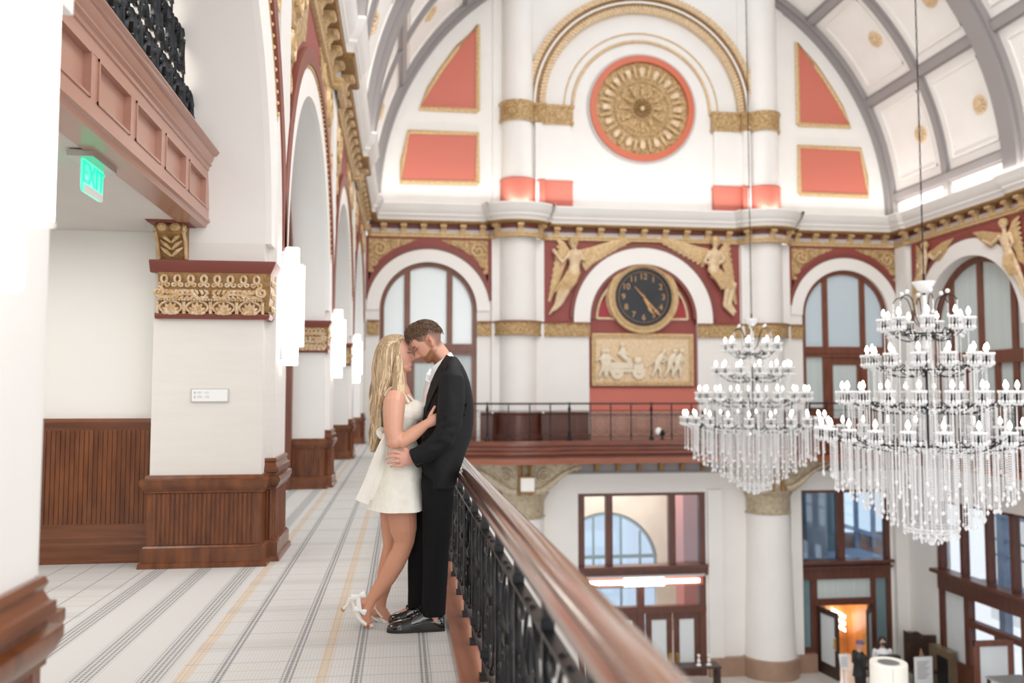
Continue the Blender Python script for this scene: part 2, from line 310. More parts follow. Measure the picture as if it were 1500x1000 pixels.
# left wall: arches between the piers
left_wall = S('wall_left', MB(), m_white)
for k in range(-1, 4):
    ya = YK[k]+0.85 if k >= 0 else YK[0]-4.75; yb = YK[k+1]-0.2; uc = (ya+yb)/2; rr = (yb-ya)/2
    q = MB().farch(FL, ya, yb, 2.42, 6.0, uc, rr, 2.6, -0.86, 0.0); S('arch_panel', q, m_white, left_wall)
    if k >= 0:
        r = MB().farc(FL, uc, 2.6, rr, 2.58, 0.0, 0.05); S('archivolt', r, m_cream, left_wall)
        r = MB().farc(FL, uc, 2.6, 2.58, 2.62, 0.0, 0.055)
        for i in range(90):
            t = PI*i/89; r.ball(FL.p(uc+2.60*cos(t), 2.6+2.60*sin(t), 0.055), 0.02, 5)
        S('bead_moulding', r, m_gold, left_wall)
        r = MB().farc(FL, uc, 2.6, 2.62, 2.80, 0.0, 0.085); S('hood_moulding', r, m_maroon, left_wall)
        r = MB().farch(FL, ya-0.1, yb+0.1, 3.9, 5.97, uc, 2.80, 2.6, 0.0, 0.012)
        r = MB()
        n = 30
        for i in range(n):
            t0 = PI*i/n; t1 = PI*(i+1)/n; a = (uc+2.8*cos(t0), 2.6+2.8*sin(t0)); c = (uc+2.8*cos(t1), 2.6+2.8*sin(t1))
            if abs(a[0]-uc) > 2.45 or abs(c[0]-uc) > 2.45: continue
            r.fprism(FL, [a, (a[0], 5.97), (c[0], 5.97), c], 0.0, 0.015)
        S('spandrel_panel', r, m_frieze, left_wall)
    else:
        pass
# window joinery closing the further arches of the left wall
for k in (1, 2):
    ya = YK[k]+0.85; uc = (ya+YK[k+1]-0.2)/2; F = Fr((-1.62, 0, 0), (0, 1, 0), (1, 0, 0)); r2 = root('window_%d' % (k), (-1.62, uc, 0), kind='structure')
    f = MB().farc(F, uc, 2.6, 2.13, 2.275, -0.08, 0.05)
    for u in (uc-2.275, uc-0.8, uc+0.7, uc+2.13): f.fbox(F, u, u+0.145, 0.0, 2.6 if abs(u-uc) > 2 else 4.6, -0.08, 0.05)
    f.fbox(F, uc-2.2, uc+2.2, 2.3, 2.5, -0.08, 0.06); S('window_frame', f, m_winw, r2)
    g = MB().fprism(F, [(uc+2.2*cos(t*PI/24), 2.6+2.2*sin(t*PI/24)) for t in range(25)]+[(uc-2.2, 0.02), (uc+2.2, 0.02)], -0.05, -0.03); S('pane', g, m_frost, r2)
# mezzanine over the passage, passage walls
S('ceiling_passage', MB().box(-4.6, -1.765, 2.0, 7.44, 2.735, 2.8), m_wallcov)
m_passage = M('passage_wallcovering', (0.84, 0.83, 0.80), 0.7, bump=0.04, bscale=150)
S('wall_passage', MB().box(-4.7, -1.98, 7.45, 7.6, 0, 7.5).box(-4.7, -4.6, -2, 7.6, 0, 7.5).box(-4.7, -1.99, 1.0, 1.15, 0, 7.5).box(-4.6, -1.98, 1, 7.6, 6.6, 6.7), m_passage)
# passage wainscot
ws = root('wainscot', (-3.2, 7.44, 0), 'reeded mahogany wainscot along the passage wall left of the pier', 'wainscot')
F = FYat(7.45); n = 70; x0 = -4.55; x1 = -1.99
q = MB()
for i in range(n): u = x0+(x1-x0)*i/n; wd = (x1-x0)/n; q.fprism(F, [(u+0.003, 0.28), (u+wd-0.003, 0.28), (u+wd-0.003, 1.10), (u+0.003, 1.10)], 0.012, 0.026)
q.fbox(F, x0, x1, 0.28, 1.10, 0, 0.014); new('reeded_panel', q, m_wood, ws)
q = MB().sweep([(0, 1.17), (0.05, 1.17), (0.055, 1.14), (0.035, 1.10), (0.02, 1.06), (0, 1.06)], [(x0, 7.45), (x1, 7.45)]); new('dado_rail', q, m_woodh, ws)
q = MB().sweep([(0, 0.31), (0.03, 0.31), (0.03, 0.215), (0.045, 0.20), (0.045, 0.165), (0.06, 0.15), (0.06, 0.03), (0.075, 0.02), (0.075, 0), (0, 0)], [(x0, 7.45), (x1, 7.45)]); new('skirting', q, m_woodh, ws)

# the piers of the arcade: white shaft, mahogany foot, gilded capital
pier_lab = ['white pier cut by the photo edge behind the nearest wall sconce', 'white arcade pier with the small grey room plaque on it', 'second white arcade pier beyond the passage, partly behind a sconce', 'third white arcade pier, narrow and just left of the blonde woman', 'corner pilaster of the arcade against the far clock wall']
PIERS = []
for k in range(5):
    y = YK[k]; z0 = 0.72; pr_ = root('pier', (-1.5, y+0.32, 0), pier_lab[k], 'pier', 'arcade piers along the gallery')
    xa = -1.98 if k < 2 else -1.62
    q = MB().box(-1.98, -1.12, y-0.2, y+0.85, z0-0.1, 6.0).box(-1.12, -1.05, y, y+0.65, 0.8, 6.9); new('shaft', q, m_wallcov if k == 1 else m_white, pr_)
    foot = [(-1.12, y-0.2), (-1.12, y), (-1.05, y), (-1.05, y+0.65), (-1.12, y+0.65), (-1.12, y+0.85), (-1.98, y+0.85), (-1.98, y-0.2)]
    prof = [(0, 0.725), (0.022, 0.725), (0.03, 0.70), (0.062, 0.69), (0.062, 0.655), (0.045, 0.62), (0.028, 0.60), (0.028, 0.585), (0.012, 0.58), (0.012, 0.175), (0.026, 0.17), (0.034, 0.155), (0.045, 0.15), (0.045, 0.045), (0.06, 0.04), (0.064, 0), (0, 0)]
    q = MB().sweep(prof, foot, True); new('panelled_foot', q, m_wood, pr_)
    q = MB()
    for (A, B, nrm) in (((-1.95, y-0.212), (-1.15, y-0.212), (0, -1)), ((-1.038, y+0.03), (-1.038, y+0.62), (1, 0)), ((-1.11, y-0.012), (-1.06, y-0.012), (0, -1))):
        a_ = V((*A, 0)); d_ = V((*B, 0))-a_; L_ = d_.length; d_.normalize(); m_ = max(2, int(L_/0.034))
        for i in range(m_):
            c_ = a_+d_*(L_*(i+0.5)/m_); q.tube([c_+V((0, 0, 0.18)), c_+V((0, 0, 0.58))], 0.0135, 6)
    new('reeding', q, m_wood, pr_)
    q = MB().sweep([(0, 0.84), (0.02, 0.84), (0.028, 0.82), (0.018, 0.80), (0.03, 0.77), (0.045, 0.765), (0.045, 0.725), (0.02, 0.715), (0, 0.715)], [(-1.12, y-0.0), (-1.05, y), (-1.05, y+0.65), (-1.12, y+0.65)]); new('cap_moulding', q, m_woodh, pr_)
    PIERS.append(pr_)
# gilded carved capitals on the piers
m_capgold = M('cream_and_gilt_carving', (0.52, 0.29, 0.09), 0.45, 0.1, col2=(0.72, 0.60, 0.46), scale=38)
def capital(k, detail):
    y = YK[k]; pr_ = PIERS[k]; xl = -1.94 if k < 2 else -1.60; xr = -1.12; yf = y-0.2
    cap = new('capital', MB().sweep([(0.0, 2.36), (0.06, 2.36), (0.055, 2.25), (0.06, 2.22), (0.055, 2.15), (0.05, 2.12), (0.04, 2.03), (0.0, 2.02)], [(xl, yf), (xr, yf), (xr, y+0.0)]), m_goldbrown, pr_)
    q = MB().sweep([(0, 2.44), (0.10, 2.44), (0.10, 2.42), (0.075, 2.37), (0.06, 2.345), (0, 2.345)], [(xl-0.06, yf), (xr, yf), (xr, y+0.02)]); q.sweep([(0, 2.02), (0.05, 2.02), (0.055, 2.0), (0.045, 1.975), (0, 1.975)], [(xl-0.02, yf), (xr, yf), (xr, y+0.02)])
    new('abacus', q, m_maroon, cap)
    q = MB(); F = FYat(yf); d = 0.07; W = xr-xl
    X_ = V((1, 0, 0)); Z_ = V((0, 0, 1)); fl = (V((0, 1, 0)), 0.6)
    for i in range(8):                                              # knots of the top row
        u = xl+W*(i+0.5)/8; c = F.p(u, 2.27, d)
        q.tube([c+V((0.022*sin(a)*(1 if a else 1), -0.004, 0.03*cos(a)+0.02)) for a in [2*PI*j/12 for j in range(13)]], 0.0105, 6)
        for s_ in (-1, 1): q.tube(spiral(c+V((s_*0.028, 0, -0.022)), (s_, 0, 0), (0, 0, 1), 0.024, 1.2, PI*0.6, 12), 0.0095, 6)
    for s_ in (-1, 1):                                              # great volutes and long leaves
        uc = (xl+xr)/2; e = uc+s_*(W/2-0.01)
        q.tube(spiral(F.p(e, 2.185, d+0.01), (s_, 0, 0), (0, 0, 1), 0.045, 1.6, PI*0.5, 20), 0.013, 7)
        for A, B_, cc, dd in (((e, 2.22), (e-s_*0.12, 2.12), (e-s_*0.17, 2.25), (uc+s_*0.12, 2.17)), ((e, 2.148), (e-s_*0.1, 2.13), (e-s_*0.15, 2.19), (uc+s_*0.1, 2.16)), ((e-s_*0.25, 2.20), (e-s_*0.30, 2.12), (uc+s_*0.05, 2.1), (uc+s_*0.02, 2.2))):
            q.tube(bez(F.p(*A, d), F.p(*B_, d), F.p(*cc, d), F.p(*dd, d), 12), [0.018-0.008*i/12 for i in range(13)], 6)
        for j in range(9):
            u = uc+s_*(0.02+0.038*j); c = F.p(u, 2.17, d); q.tube([c, c+V((s_*0.012, -0.006, 0.025)), c+V((s_*0.03, 0, 0.035))], [0.013, 0.013, 0.004], 6); q.tube([c+V((0, 0, -0.02)), c+V((s_*0.012, -0.006, -0.03)), c+V((s_*0.03, 0, -0.035))], [0.012, 0.011, 0.004], 6)
    for i in range(36): q.ball(F.p(xl+W*(i+0.5)/36, 2.125, d), 0.0125, 6)
    for i in range(4):                                              # round rosettes of the bottom row
        u = xl+W*(i+0.5)/4; c = F.p(u, 2.065, d-0.012); rr = 0.052
        q.tube([c+V((1.45*rr*sin(a)*(1-0.12*cos(2*a)), 0, rr*cos(a))) for a in [2*PI*j/22 for j in range(23)]], 0.0105, 6)
        for j in range(7):
            a = PI*(j-3)/5.2; q.tube([c+V((0, 0, -0.035)), c+V((0.6*rr*sin(a)*1.3, -0.012, -0.035+0.045*cos(a))), c+V((rr*sin(a)*1.25, -0.004, -0.03+0.07*cos(a)))], [0.009, 0.018, 0.006], 6)
        for s_ in (-1, 1): q.tube([F.p(u+s_*W/8*0.98, 2.015, d-0.02), F.p(u+s_*W/8*0.98, 2.11, d-0.005)], 0.012, 6)
    Fx = Fr((xr, 0, 0), (0, 1, 0), (1, 0, 0))
    for i in range(3):
        for z in (2.06, 2.17, 2.27): q.tube(spiral(Fx.p(yf+0.03+0.06*i, z, 0.06), (0, 1, 0), (0, 0, 1), 0.028, 1.3, 0, 12), 0.009, 5)
    new('carved_ornament', q, m_capgold, cap)
for k in range(4): capital(k, k == 1)
# cornice running round the hall
def path_round():
    p = [(-1.12, -2.0)]
    for y in YK[:4]: p += [(-1.12, y-0.1), (-1.0, y-0.1), (-1.0, y+0.75), (-1.12, y+0.75)]
    p += [(-1.12, 24.05), (-1.0, 24.05), (-1.0, 25.0-0.02), (-0.9, 25.0), (2.5, 25)]
    for c in (3.4, 11.1):
        p += [(c-0.82, 25), (c-0.78, 24.9)]+[(c+0.72*cos(PI-PI*i/10), 24.93-0.50*sin(PI*i/10)) for i in range(11)]+[(c+0.78, 24.9), (c+0.82, 25)]
    p += [(15.2, 25), (15.4, 24.9), (15.4, 24.3), (15.5, 24.2)]
    for y in YK[3:0:-1]: p += [(15.5, y+0.75), (15.38, y+0.75), (15.38, y-0.1), (15.5, y-0.1)]
    return p+[(15.5, 4)]
PR = path_round()
trim = root('trim_2', (7.25, 24.5, 6.5), kind='structure')
S('ledge', MB().sweep([(0, 6.92), (0.44, 6.92), (0.45, 6.87), (0.42, 6.82), (0.40, 6.74), (0.34, 6.66), (0.31, 6.62), (0.31, 6.575), (0.26, 6.53), (0.23, 6.47), (0.23, 6.43), (0.1, 6.43)], PR), m_white, trim)
S('gilt_edge', MB().sweep([(0.1, 6.43), (0.27, 6.43), (0.28, 6.40), (0.25, 6.355), (0.22, 6.345), (0.03, 6.345)], PR), m_goldbrown, trim)
S('dentil_band', MB().sweep([(0.02, 6.35), (0.02, 6.22)], PR), m_maroon, trim)
S('pale_band', MB().sweep([(0.02, 6.22), (0.05, 6.20), (0.05, 6.08), (0.02, 6.08)], PR), m_riblt, trim)
S('gilt_band', MB().sweep([(0, 6.10), (0.10, 6.10), (0.11, 6.06), (0.08, 6.03), (0.08, 5.98), (0.05, 5.955), (0, 5.95)], PR), m_gold, trim)
def modillion(p, n, sc=1.0):                                       # S-shaped bracket under the ledge
    q = MB(); n = V(n); u = V((-n.y, n.x, 0)); wd = 0.075*sc; P_ = []
    for d, z in ((0.02, 6.345), (0.21, 6.345), (0.23, 6.30), (0.20, 6.25), (0.15, 6.23), (0.12, 6.18), (0.10, 6.11), (0.06, 6.085), (0.02, 6.085)): P_.append((d, z))
    p = V((p[0], p[1], 0)); q.prism([p+n*d+V((0, 0, z))-u*wd for d, z in P_], [p+n*d+V((0, 0, z))+u*wd for d, z in P_])
    q.tube([p+n*0.195+V((0, 0, 6.29))-u*wd*1.25, p+n*0.195+V((0, 0, 6.29))+u*wd*1.25], 0.045, 8); q.tube([p+n*0.085+V((0, 0, 6.12))-u*wd*1.2, p+n*0.085+V((0, 0, 6.12))+u*wd*1.2], 0.032, 8)
    return q
mods = []
for y0 in range(0, 42): mods.append((-1.12, 1.0+0.56*y0, 1, 0))
for i in range(6): mods.append((-0.55+0.58*i, 25, 0, -1)); mods.append((15.05-0.58*i, 25, 0, -1))
for i in range(9): mods.append((4.57+0.67*i, 25, 0, -1))
for c in (3.4, 11.1):
    for t in (0.2, 0.5, 0.8): mods.append((c+0.72*cos(PI-PI*t), 24.93-0.5*sin(PI*t), -cos(PI*t)*0.8, -sin(PI*t)))
for y0 in range(0, 16): mods.append((15.5, 24.2-0.62*y0, -1, 0))
for (x, y, nx, ny) in mods:
    n_ = V((nx, ny, 0)).normalized(); off = 0.0
    if nx == 1 and any(a-0.15 < y < a+0.8 for a in YK): off = 0.12
    if nx == -1 and any(a-0.15 < y < a+0.8 for a in YK): off = 0.12
    S('modillion', modillion((x+n_.x*off, y+n_.y*off), n_), m_gold, trim)

# ---------------- far wall
back = S('wall_back', MB(), m_white)
def arched_bay(c, u0, u1, nm, blind):
    r = 1.42; zs = 3.82
    q = MB().farch(FB, u0, u1, 0.0, 6.0, c, r, zs, -0.35, 0.0); S('wall_bay', q, m_white, back)
    S('archivolt', MB().farc(FB, c, zs, r, 1.80, 0.0, 0.05), m_cream, back)
    S('hood_moulding', MB().farc(FB, c, zs, 1.80, 1.93, 0.0, 0.07, 0.17, PI-0.17), m_maroon, back)
    q = MB(); n = 28; e = 1.80 if u1-c < 1.85 else 1.8
    for i in range(n):
        t0 = PI*i/n; t1 = PI*(i+1)/n; a = (c+1.9*cos(t0), zs+1.9*sin(t0)); d = (c+1.9*cos(t1), zs+1.9*sin(t1))
        if max(abs(a[0]-c), abs(d[0]-c)) > 1.86: continue
        q.fprism(FB, [a, (a[0], 5.97), (d[0], 5.97), d], 0.0, 0.02)
    S('spandrel_panel', q, m_frieze, back)
    w_ = root(nm, (c, 25.2, 0), kind='structure'); F = Fr((0, 25.16, 0), (1, 0, 0), (0, -1, 0))
    f = MB().farc(F, c, zs, r-0.13, r+0.02, -0.06, 0.1); f.fbox(F, c-r, c-r+0.13, 0, zs, -0.06, 0.1).fbox(F, c+r-0.13, c+r, 0, zs, -0.06, 0.1)
    for u in (c-0.62, c+0.62): f.fbox(F, u-0.085, u+0.085, 2.8, zs+1.25, -0.05, 0.08)
    f.fbox(F, c-r, c+r, 2.52, 2.84, -0.06, 0.12).fbox(F, c-r, c+r, 2.63, 2.72, -0.06, 0.16); S('window_frame', f, m_winw, w_)
    for (a, d) in ((-r+0.1, -0.62), (-0.62, 0.62), (0.62, r-0.1)):
        P_ = [(c+a, 2.8), (c+d, 2.8)]+[(c+d+(a-d)*i/8, zs+math.sqrt(max(0, (r-0.1)**2-(d+(a-d)*i/8)**2))) for i in range(9)]
        S('pane', MB().fprism(F, P_, 0.0, 0.02), blind, w_)
    d_ = MB()
    for u in (c-0.62, c+0.62): d_.fbox(F, u-0.11, u+0.11, 0, 2.55, -0.05, 0.1)
    for a, e_ in ((c-r+0.1, c-0.7), (c+0.7, c+r-0.1)): d_.fbox(F, a, e_, 0, 0.95, -0.03, 0.05)
    d_.fbox(F, c-0.55, c-0.40, 0, 2.52, -0.03, 0.06).fbox(F, c+0.40, c+0.55, 0, 2.52, -0.03, 0.06).fbox(F, c-0.55, c+0.55, 2.28, 2.52, -0.03, 0.06).fbox(F, c-0.55, c+0.55, 0, 0.62, -0.03, 0.06)
    S('door_frame', d_, m_winw, w_)
    for a, e_, z0 in ((c-r+0.1, c-0.7, 0.93), (c+0.7, c+r-0.1, 0.93), (c-0.42, c+0.42, 0.6)): S('lower_pane', MB().fbox(F, a, e_, z0, 2.55, 0.0, 0.02), m_curtain, w_)
arched_bay(0.77, -1.12, 2.58, 'window_3', m_frost); arched_bay(13.73, 11.92, 15.6, 'window_4', m_frostb)
# centre bay: white flanks, red spandrels, red tympanum
q = MB().fbox(FB, 2.58, 5.56, 0, 3.5, -0.35, 0.0).fbox(FB, 8.94, 11.92, 0, 3.5, -0.35, 0.0).fbox(FB, 2.58, 4.2, 3.5, 6.0, -0.35, 0).fbox(FB, 10.3, 11.92, 3.5, 6.0, -0.35, 0); S('wall_bay', q, m_white, back)
S('spandrel_panel', MB().farch(FB, 4.2, 10.3, 3.5, 6.0, 7.25, 1.66, 3.64, -0.3, 0.0), m_frieze, back)
S('archivolt', MB().farc(FB, 7.25, 3.64, 1.66, 2.16, 0.0, 0.06).fbox(FB, 5.09, 5.59, 3.5, 3.64, 0, 0.06).fbox(FB, 8.91, 9.41, 3.5, 3.64, 0, 0.06), m_cream, back)
S('hood_moulding', MB().farc(FB, 7.25, 3.64, 2.16, 2.28, 0.0, 0.08), m_maroon, back)
S('inner_moulding', MB().farc(FB, 7.25, 3.64, 1.56, 1.68, -0.25, 0.04), m_maroon, back)
S('red_panel', MB().fbox(FB, 5.5, 9.0, 1.55, 3.64, -0.30, -0.16), m_frieze, back); S('salmon_panel', MB().fbox(FB, 5.5, 9.0, 0.0, 1.56, -0.30, -0.165), m_salmon, back)
S('tympanum', MB().fprism(FB, [(7.25+1.62*cos(PI*i/24), 3.6+1.62*sin(PI*i/24)) for i in range(25)], -0.30, -0.15), m_frieze, back)
for s_ in (-1, 1):                                                # crimson fields with gilt rope borders beside the clock
    P_ = [(7.25+s_*1.42*cos(t), 3.62+1.42*sin(t)) for t in [0.02+0.88*i/10 for i in range(11)]]+[(7.25+s_*1.10*cos(t), 4.3+1.10*sin(t)) for t in [0.42-1.06*i/8 for i in range(9)]]
    S('crimson_field', MB().fprism(FB, P_, -0.155, -0.14), m_crimson, back); P3 = [FB.p(u, z, -0.13) for u, z in P_]; P3.append(P3[0]); q = MB().tube(P3, 0.042, 6)
    S('rope_border', q, m_goldpale, back)
# capital band
for (a, c_) in ((-1.0, -0.66), (2.2, 5.58), (8.92, 12.3)):
    pts = [(a, 25)]
    if a > 0:
        cc = 3.4 if a < 5 else 11.1; pts += [(cc-0.72, 25)]+[(cc+0.64*cos(PI-PI*i/10), 25-0.5*sin(PI*i/10)) for i in range(11)]+[(cc+0.72, 25)]
    pts.append((c_, 25)); S('gilt_string_course', MB().sweep([(0.0, 3.5), (0.1, 3.5), (0.105, 3.46), (0.075, 3.43), (0.06, 3.16), (0.085, 3.13), (0.08, 3.08), (0, 3.08)], pts), m_goldrel, back)
    S('string_course_edge', MB().sweep([(0.1, 3.51), (0.115, 3.50), (0.10, 3.46)], pts), m_maroon, back)
# wainscot of the far gallery
S('wainscot_back', MB().sweep([(0, 0.85), (0.06, 0.85), (0.06, 0.80), (0.03, 0.76), (0.03, 0.2), (0.06, 0.18), (0.06, 0), (0, 0)], [(2.3, 25), (2.68, 25), (2.75, 24.9)]+[(3.4+0.62*cos(PI-PI*i/8), 25-0.5*sin(PI*i/8)) for i in range(9)]+[(4.05, 24.9), (4.1, 25), (5.54, 25)]), m_doorw, back)
S('wainscot_back', MB().sweep([(0, 0.85), (0.06, 0.85), (0.06, 0.80), (0.03, 0.76), (0.03, 0.2), (0.06, 0.18), (0.06, 0), (0, 0)], [(8.96, 25), (10.4, 25)]+[(11.1+0.62*cos(PI-PI*i/8), 25-0.5*sin(PI*i/8)) for i in range(9)]+[(11.8, 25), (12.2, 25)]), m_doorw, back)
S('wainscot_back', MB().fbox(FB, 5.58, 8.92, 0, 0.82, -0.16, -0.06).fbox(FB, 5.56, 8.94, 0.78, 0.85, -0.16, 0.0), m_header, back)  # centre stretch in paler wood, the light on it put into the colour
# lunette wall above the ledge
RV = 8.16; VC = (7.25, 6.95)
S('lunette', MB().fprism(FB, [(7.25+8.4*cos(PI*i/48), 6.9+8.4*sin(PI*i/48)) for i in range(49)], -0.35, 0.0), m_white, back)
def lun_panel(P_):
    S('salmon_panel', MB().fprism(FB, P_, 0.0, 0.02), m_salmon, back); P3 = [FB.p(u, z, 0.03) for u, z in P_]; P3.append(P3[0]); q = MB().tube(P3, 0.075, 6, flat=(V((0, 1, 0)), 0.6)); S('rope_border', q, m_gold, back)
for s_ in (-1, 1):
    lun_panel([(7.25+s_*u, z) for u, z in ((5.05, 9.82), (6.78, 9.82), (6.5, 10.45), (6.1, 11.1), (5.65, 11.75), (5.05, 12.45))])
    lun_panel([(7.25+s_*u, z) for u, z in ((5.05, 7.62), (7.32, 7.60), (7.27, 8.2), (7.1, 9.1), (5.05, 9.12))])
# upper columns of the lunette
for i_, c in enumerate((3.4, 11.1)):
    s_ = 1 if c < 7 else -1
    o = root('column', (c, 25, 6.92), 'short white lunette column %s the round rose' % ('left of' if i_ == 0 else 'right of'), 'column', 'columns beside the rose')
    q = MB().lathe([(0.47, 7.0), (0.47, 14.0)], (c, 24.98, 0), 16, PI, 2*PI); q.fbox(FB, c+s_*0.42 if s_ > 0 else c-1.6, c+1.6 if s_ > 0 else c-0.42, 7.0, 9.5, 0, 0.16); q.fbox(FB, c-0.75, c+0.75, 6.95, 13.8, 0, 0.04); q.fbox(FB, *sorted((c+s_*0.5, c+s_*0.72)), 7.0, 9.6, 0, 0.3); new('shaft', q, m_white, o)
    pts = [(c-0.62, 25), (c-0.55, 24.9)]+[(c+0.49*cos(PI-PI*i/8), 24.98-0.49*sin(PI*i/8)) for i in range(9)]
    pts = [(c-0.5, 24.98)]+[(c+0.49*cos(PI-PI*i/8), 24.98-0.49*sin(PI*i/8)) for i in range(1, 8)]+[(c+0.5, 24.75), (c+0.74, 24.70), (c+0.74, 24.84), (c+1.62, 24.84), (c+1.62, 25)]
    if s_ < 0: pts = [(2*c-x, y) for x, y in pts][::-1]
    new('capital', MB().sweep([(0, 10.05), (0.08, 10.05), (0.08, 9.98), (0.045, 9.94), (0.045, 9.56), (0.07, 9.52), (0.06, 9.46), (0, 9.46)], pts), m_goldrel, o)
    new('base', MB().sweep([(0, 7.75), (0.03, 7.75), (0.05, 7.70), (0.03, 7.66), (0.03, 7.0), (0.0, 6.95)], pts), m_salmon, o)
# great gilt arch round the rose
for r0, r1, d, mt, nm in ((3.48, 3.64, 0.20, m_goldpale, 'rope_moulding'), (3.20, 3.48, 0.12, m_goldbrown, 'hollow_moulding'), (3.32, 3.38, 0.16, m_cream, 'white_fillet'), (3.04, 3.20, 0.16, m_goldpale, 'rope_moulding')):
    q = MB().farc(FB, 7.25, 10.05, r0, r1, 0.02, d, 0, PI, 40)
    if mt is m_goldpale:
        for i in range(90):
            t = PI*(i+0.5)/90; rm = (r0+r1)/2; q.tube([FB.p(7.25+(rm-0.09)*cos(t-0.012), 10.05+(rm-0.09)*sin(t-0.012), d), FB.p(7.25+(rm+0.09)*cos(t+0.012), 10.05+(rm+0.09)*sin(t+0.012), d)], 0.045, 5)
    S(nm, q, mt, back)
for r0, mt in ((2.42, 0.03), (2.16, 0.055)):
    q = MB()
    for i in range(80):
        t = PI*i/79; q.ball(FB.p(7.25+r0*cos(t), 10.05+r0*sin(t), 0.03), mt*1.1, 6)
    q.tube([FB.p(7.25+r0*cos(PI*i/40), 10.05+r0*sin(PI*i/40), 0.01) for i in range(41)], mt*0.8, 6); S('rope_moulding', q, m_goldpale, back)
# ---------------- vault
vault = S('ceiling', MB(), m_white)
Fv = Fr((0, 0, 0), (1, 0, 0), (0, -1, 0))
for a0, a1 in ((0, 1.10), (PI-1.10, PI)):
    q = MB().farc(Fv, VC[0], VC[1], RV, RV+0.15, -25.2, 3.0, a0, a1, 24); S('vault_shell', q, m_white, vault)
    for yk in (25.0, 19.4, 13.8, 8.2, 2.6):
        w0, w1 = (yk-0.18, yk+0.3) if yk > 24 else (yk-0.26, yk+0.26)
        q = MB().farc(Fv, VC[0], VC[1], RV-0.26, RV+0.02, -w1, -w0, a0, a1, 30).farc(Fv, VC[0], VC[1], RV-0.16, RV+0.02, -w1-0.12, -w0+0.12, a0, a1, 30); S('transverse_rib', q, m_rib, vault)
        if yk < 24: S('minor_rib', MB().farc(Fv, VC[0], VC[1], RV-0.10, RV+0.02, -yk-2.9, -yk-2.7, a0, a1, 26).farc(Fv, VC[0], VC[1], RV-0.05, RV+0.02, -yk-2.97, -yk-2.63, a0, a1, 26), m_rib, vault)
    for th in (0.07, 0.455, 0.845):
        t = th if a0 == 0 else PI-th; q = MB().farc(Fv, VC[0], VC[1], RV-0.12, RV+0.02, -24.8, 3.0, t-0.014, t+0.014, 2).farc(Fv, VC[0], VC[1], RV-0.06, RV+0.02, -24.8, 3.0, t-0.022, t+0.022, 2); S('purlin_rib', q, m_rib, vault)
    for yk in (19.4, 13.8, 8.2, 2.6):
        for (ya, yb) in ((yk+0.40, yk+2.6), (yk+3.0, yk+5.2)):
            for (t0, t1) in ((0.105, 0.425), (0.49, 0.815)):
                f0, f1 = (t0, t1) if a0 == 0 else (PI-t1, PI-t0); q = MB()
                e = 0.16; de = e/RV; q.farc(Fv, VC[0], VC[1], RV-0.035, RV+0.02, -yb+e, -ya-e, f0+de, f0+de+0.008, 1).farc(Fv, VC[0], VC[1], RV-0.035, RV+0.02, -yb+e, -ya-e, f1-de-0.008, f1-de, 1).farc(Fv, VC[0], VC[1], RV-0.035, RV+0.02, -ya-e-0.06, -ya-e, f0+de, f1-de, 6).farc(Fv, VC[0], VC[1], RV-0.035, RV+0.02, -yb+e, -yb+e+0.06, f0+de, f1-de, 6)
                S('coffer_frame', q, m_white, vault)
# ---------------- right wall
right = S('wall_right', MB(), m_white)
for k in (1, 2, 3):
    ya = YK[k]+0.75; yb = YK[k]+PITCHY; uc = (ya+yb)/2-0.12; r = 2.03; zs = 3.15
    if k == 3: yb = 25.35
    S('wall_bay', MB().farch(FR, YK[k]-0.1, yb, 0.0, 6.95, uc, r, zs, -0.5, 0.0), m_white, right)
    S('archivolt', MB().farc(FR, uc, zs, r, 2.5, 0.0, 0.05), m_cream, right); S('hood_moulding', MB().farc(FR, uc, zs, 2.5, 2.64, 0, 0.07), m_maroon, right)
    q = MB()
    for i in range(30):
        t0 = PI*i/30; t1 = PI*(i+1)/30; a = (uc+2.6*cos(t0), zs+2.6*sin(t0)); c_ = (uc+2.6*cos(t1), zs+2.6*sin(t1)); q.fprism(FR, [a, (a[0], 5.97), (c_[0], 5.97), c_], 0.0, 0.012)
    S('spandrel_panel', q, m_frieze, right)
    S('pilaster', MB().fbox(FR, YK[k], YK[k]+0.65, 0, 5.95, 0, 0.1), m_white, right)
    S('gilt_capital', MB().fbox(FR, YK[k]-0.12, YK[k]+0.77, 2.6, 3.05, 0, 0.15), m_goldrel, right)
    w_ = root('window_%d' % (4+k), (15.95, uc, 0), kind='structure'); F = Fr((15.9, 0, 0), (0, 1, 0), (-1, 0, 0))
    f = MB().farc(F, uc, zs, r-0.17, r+0.02, -0.06, 0.1).fbox(F, uc-r, uc-r+0.17, 0, zs, -0.06, 0.1).fbox(F, uc+r-0.17, uc+r, 0, zs, -0.06, 0.1)
    for u in (uc-1.3, uc, uc+1.25): f.fbox(F, u-0.1, u+0.1, 2.3, zs+math.sqrt(r*r-(u-uc)**2)-0.1, -0.05, 0.08)
    f.fbox(F, uc-r, uc+r, 2.2, 2.55, -0.06, 0.12)
    for u in (uc-1.3, uc-0.6, uc+0.6, uc+1.3): f.fbox(F, u-0.1, u+0.1, 0, 2.3, -0.05, 0.08)
    f.fbox(F, uc-r, uc+r, 0, 0.4, -0.06, 0.08); S('window_frame', f, m_winw, w_)
    S('pane', MB().fprism(F, [(uc-r+.05, 0.3), (uc+r-.05, 0.3)]+[(uc+(r-0.05)*cos(PI*i/20), zs+(r-0.05)*sin(PI*i/20)) for i in range(21)], 0.0, 0.02), m_curtain, w_)
S('pilaster', MB().fbox(FR, 24.35, 24.9, 0, 5.95, 0, 0.12), m_white, right)
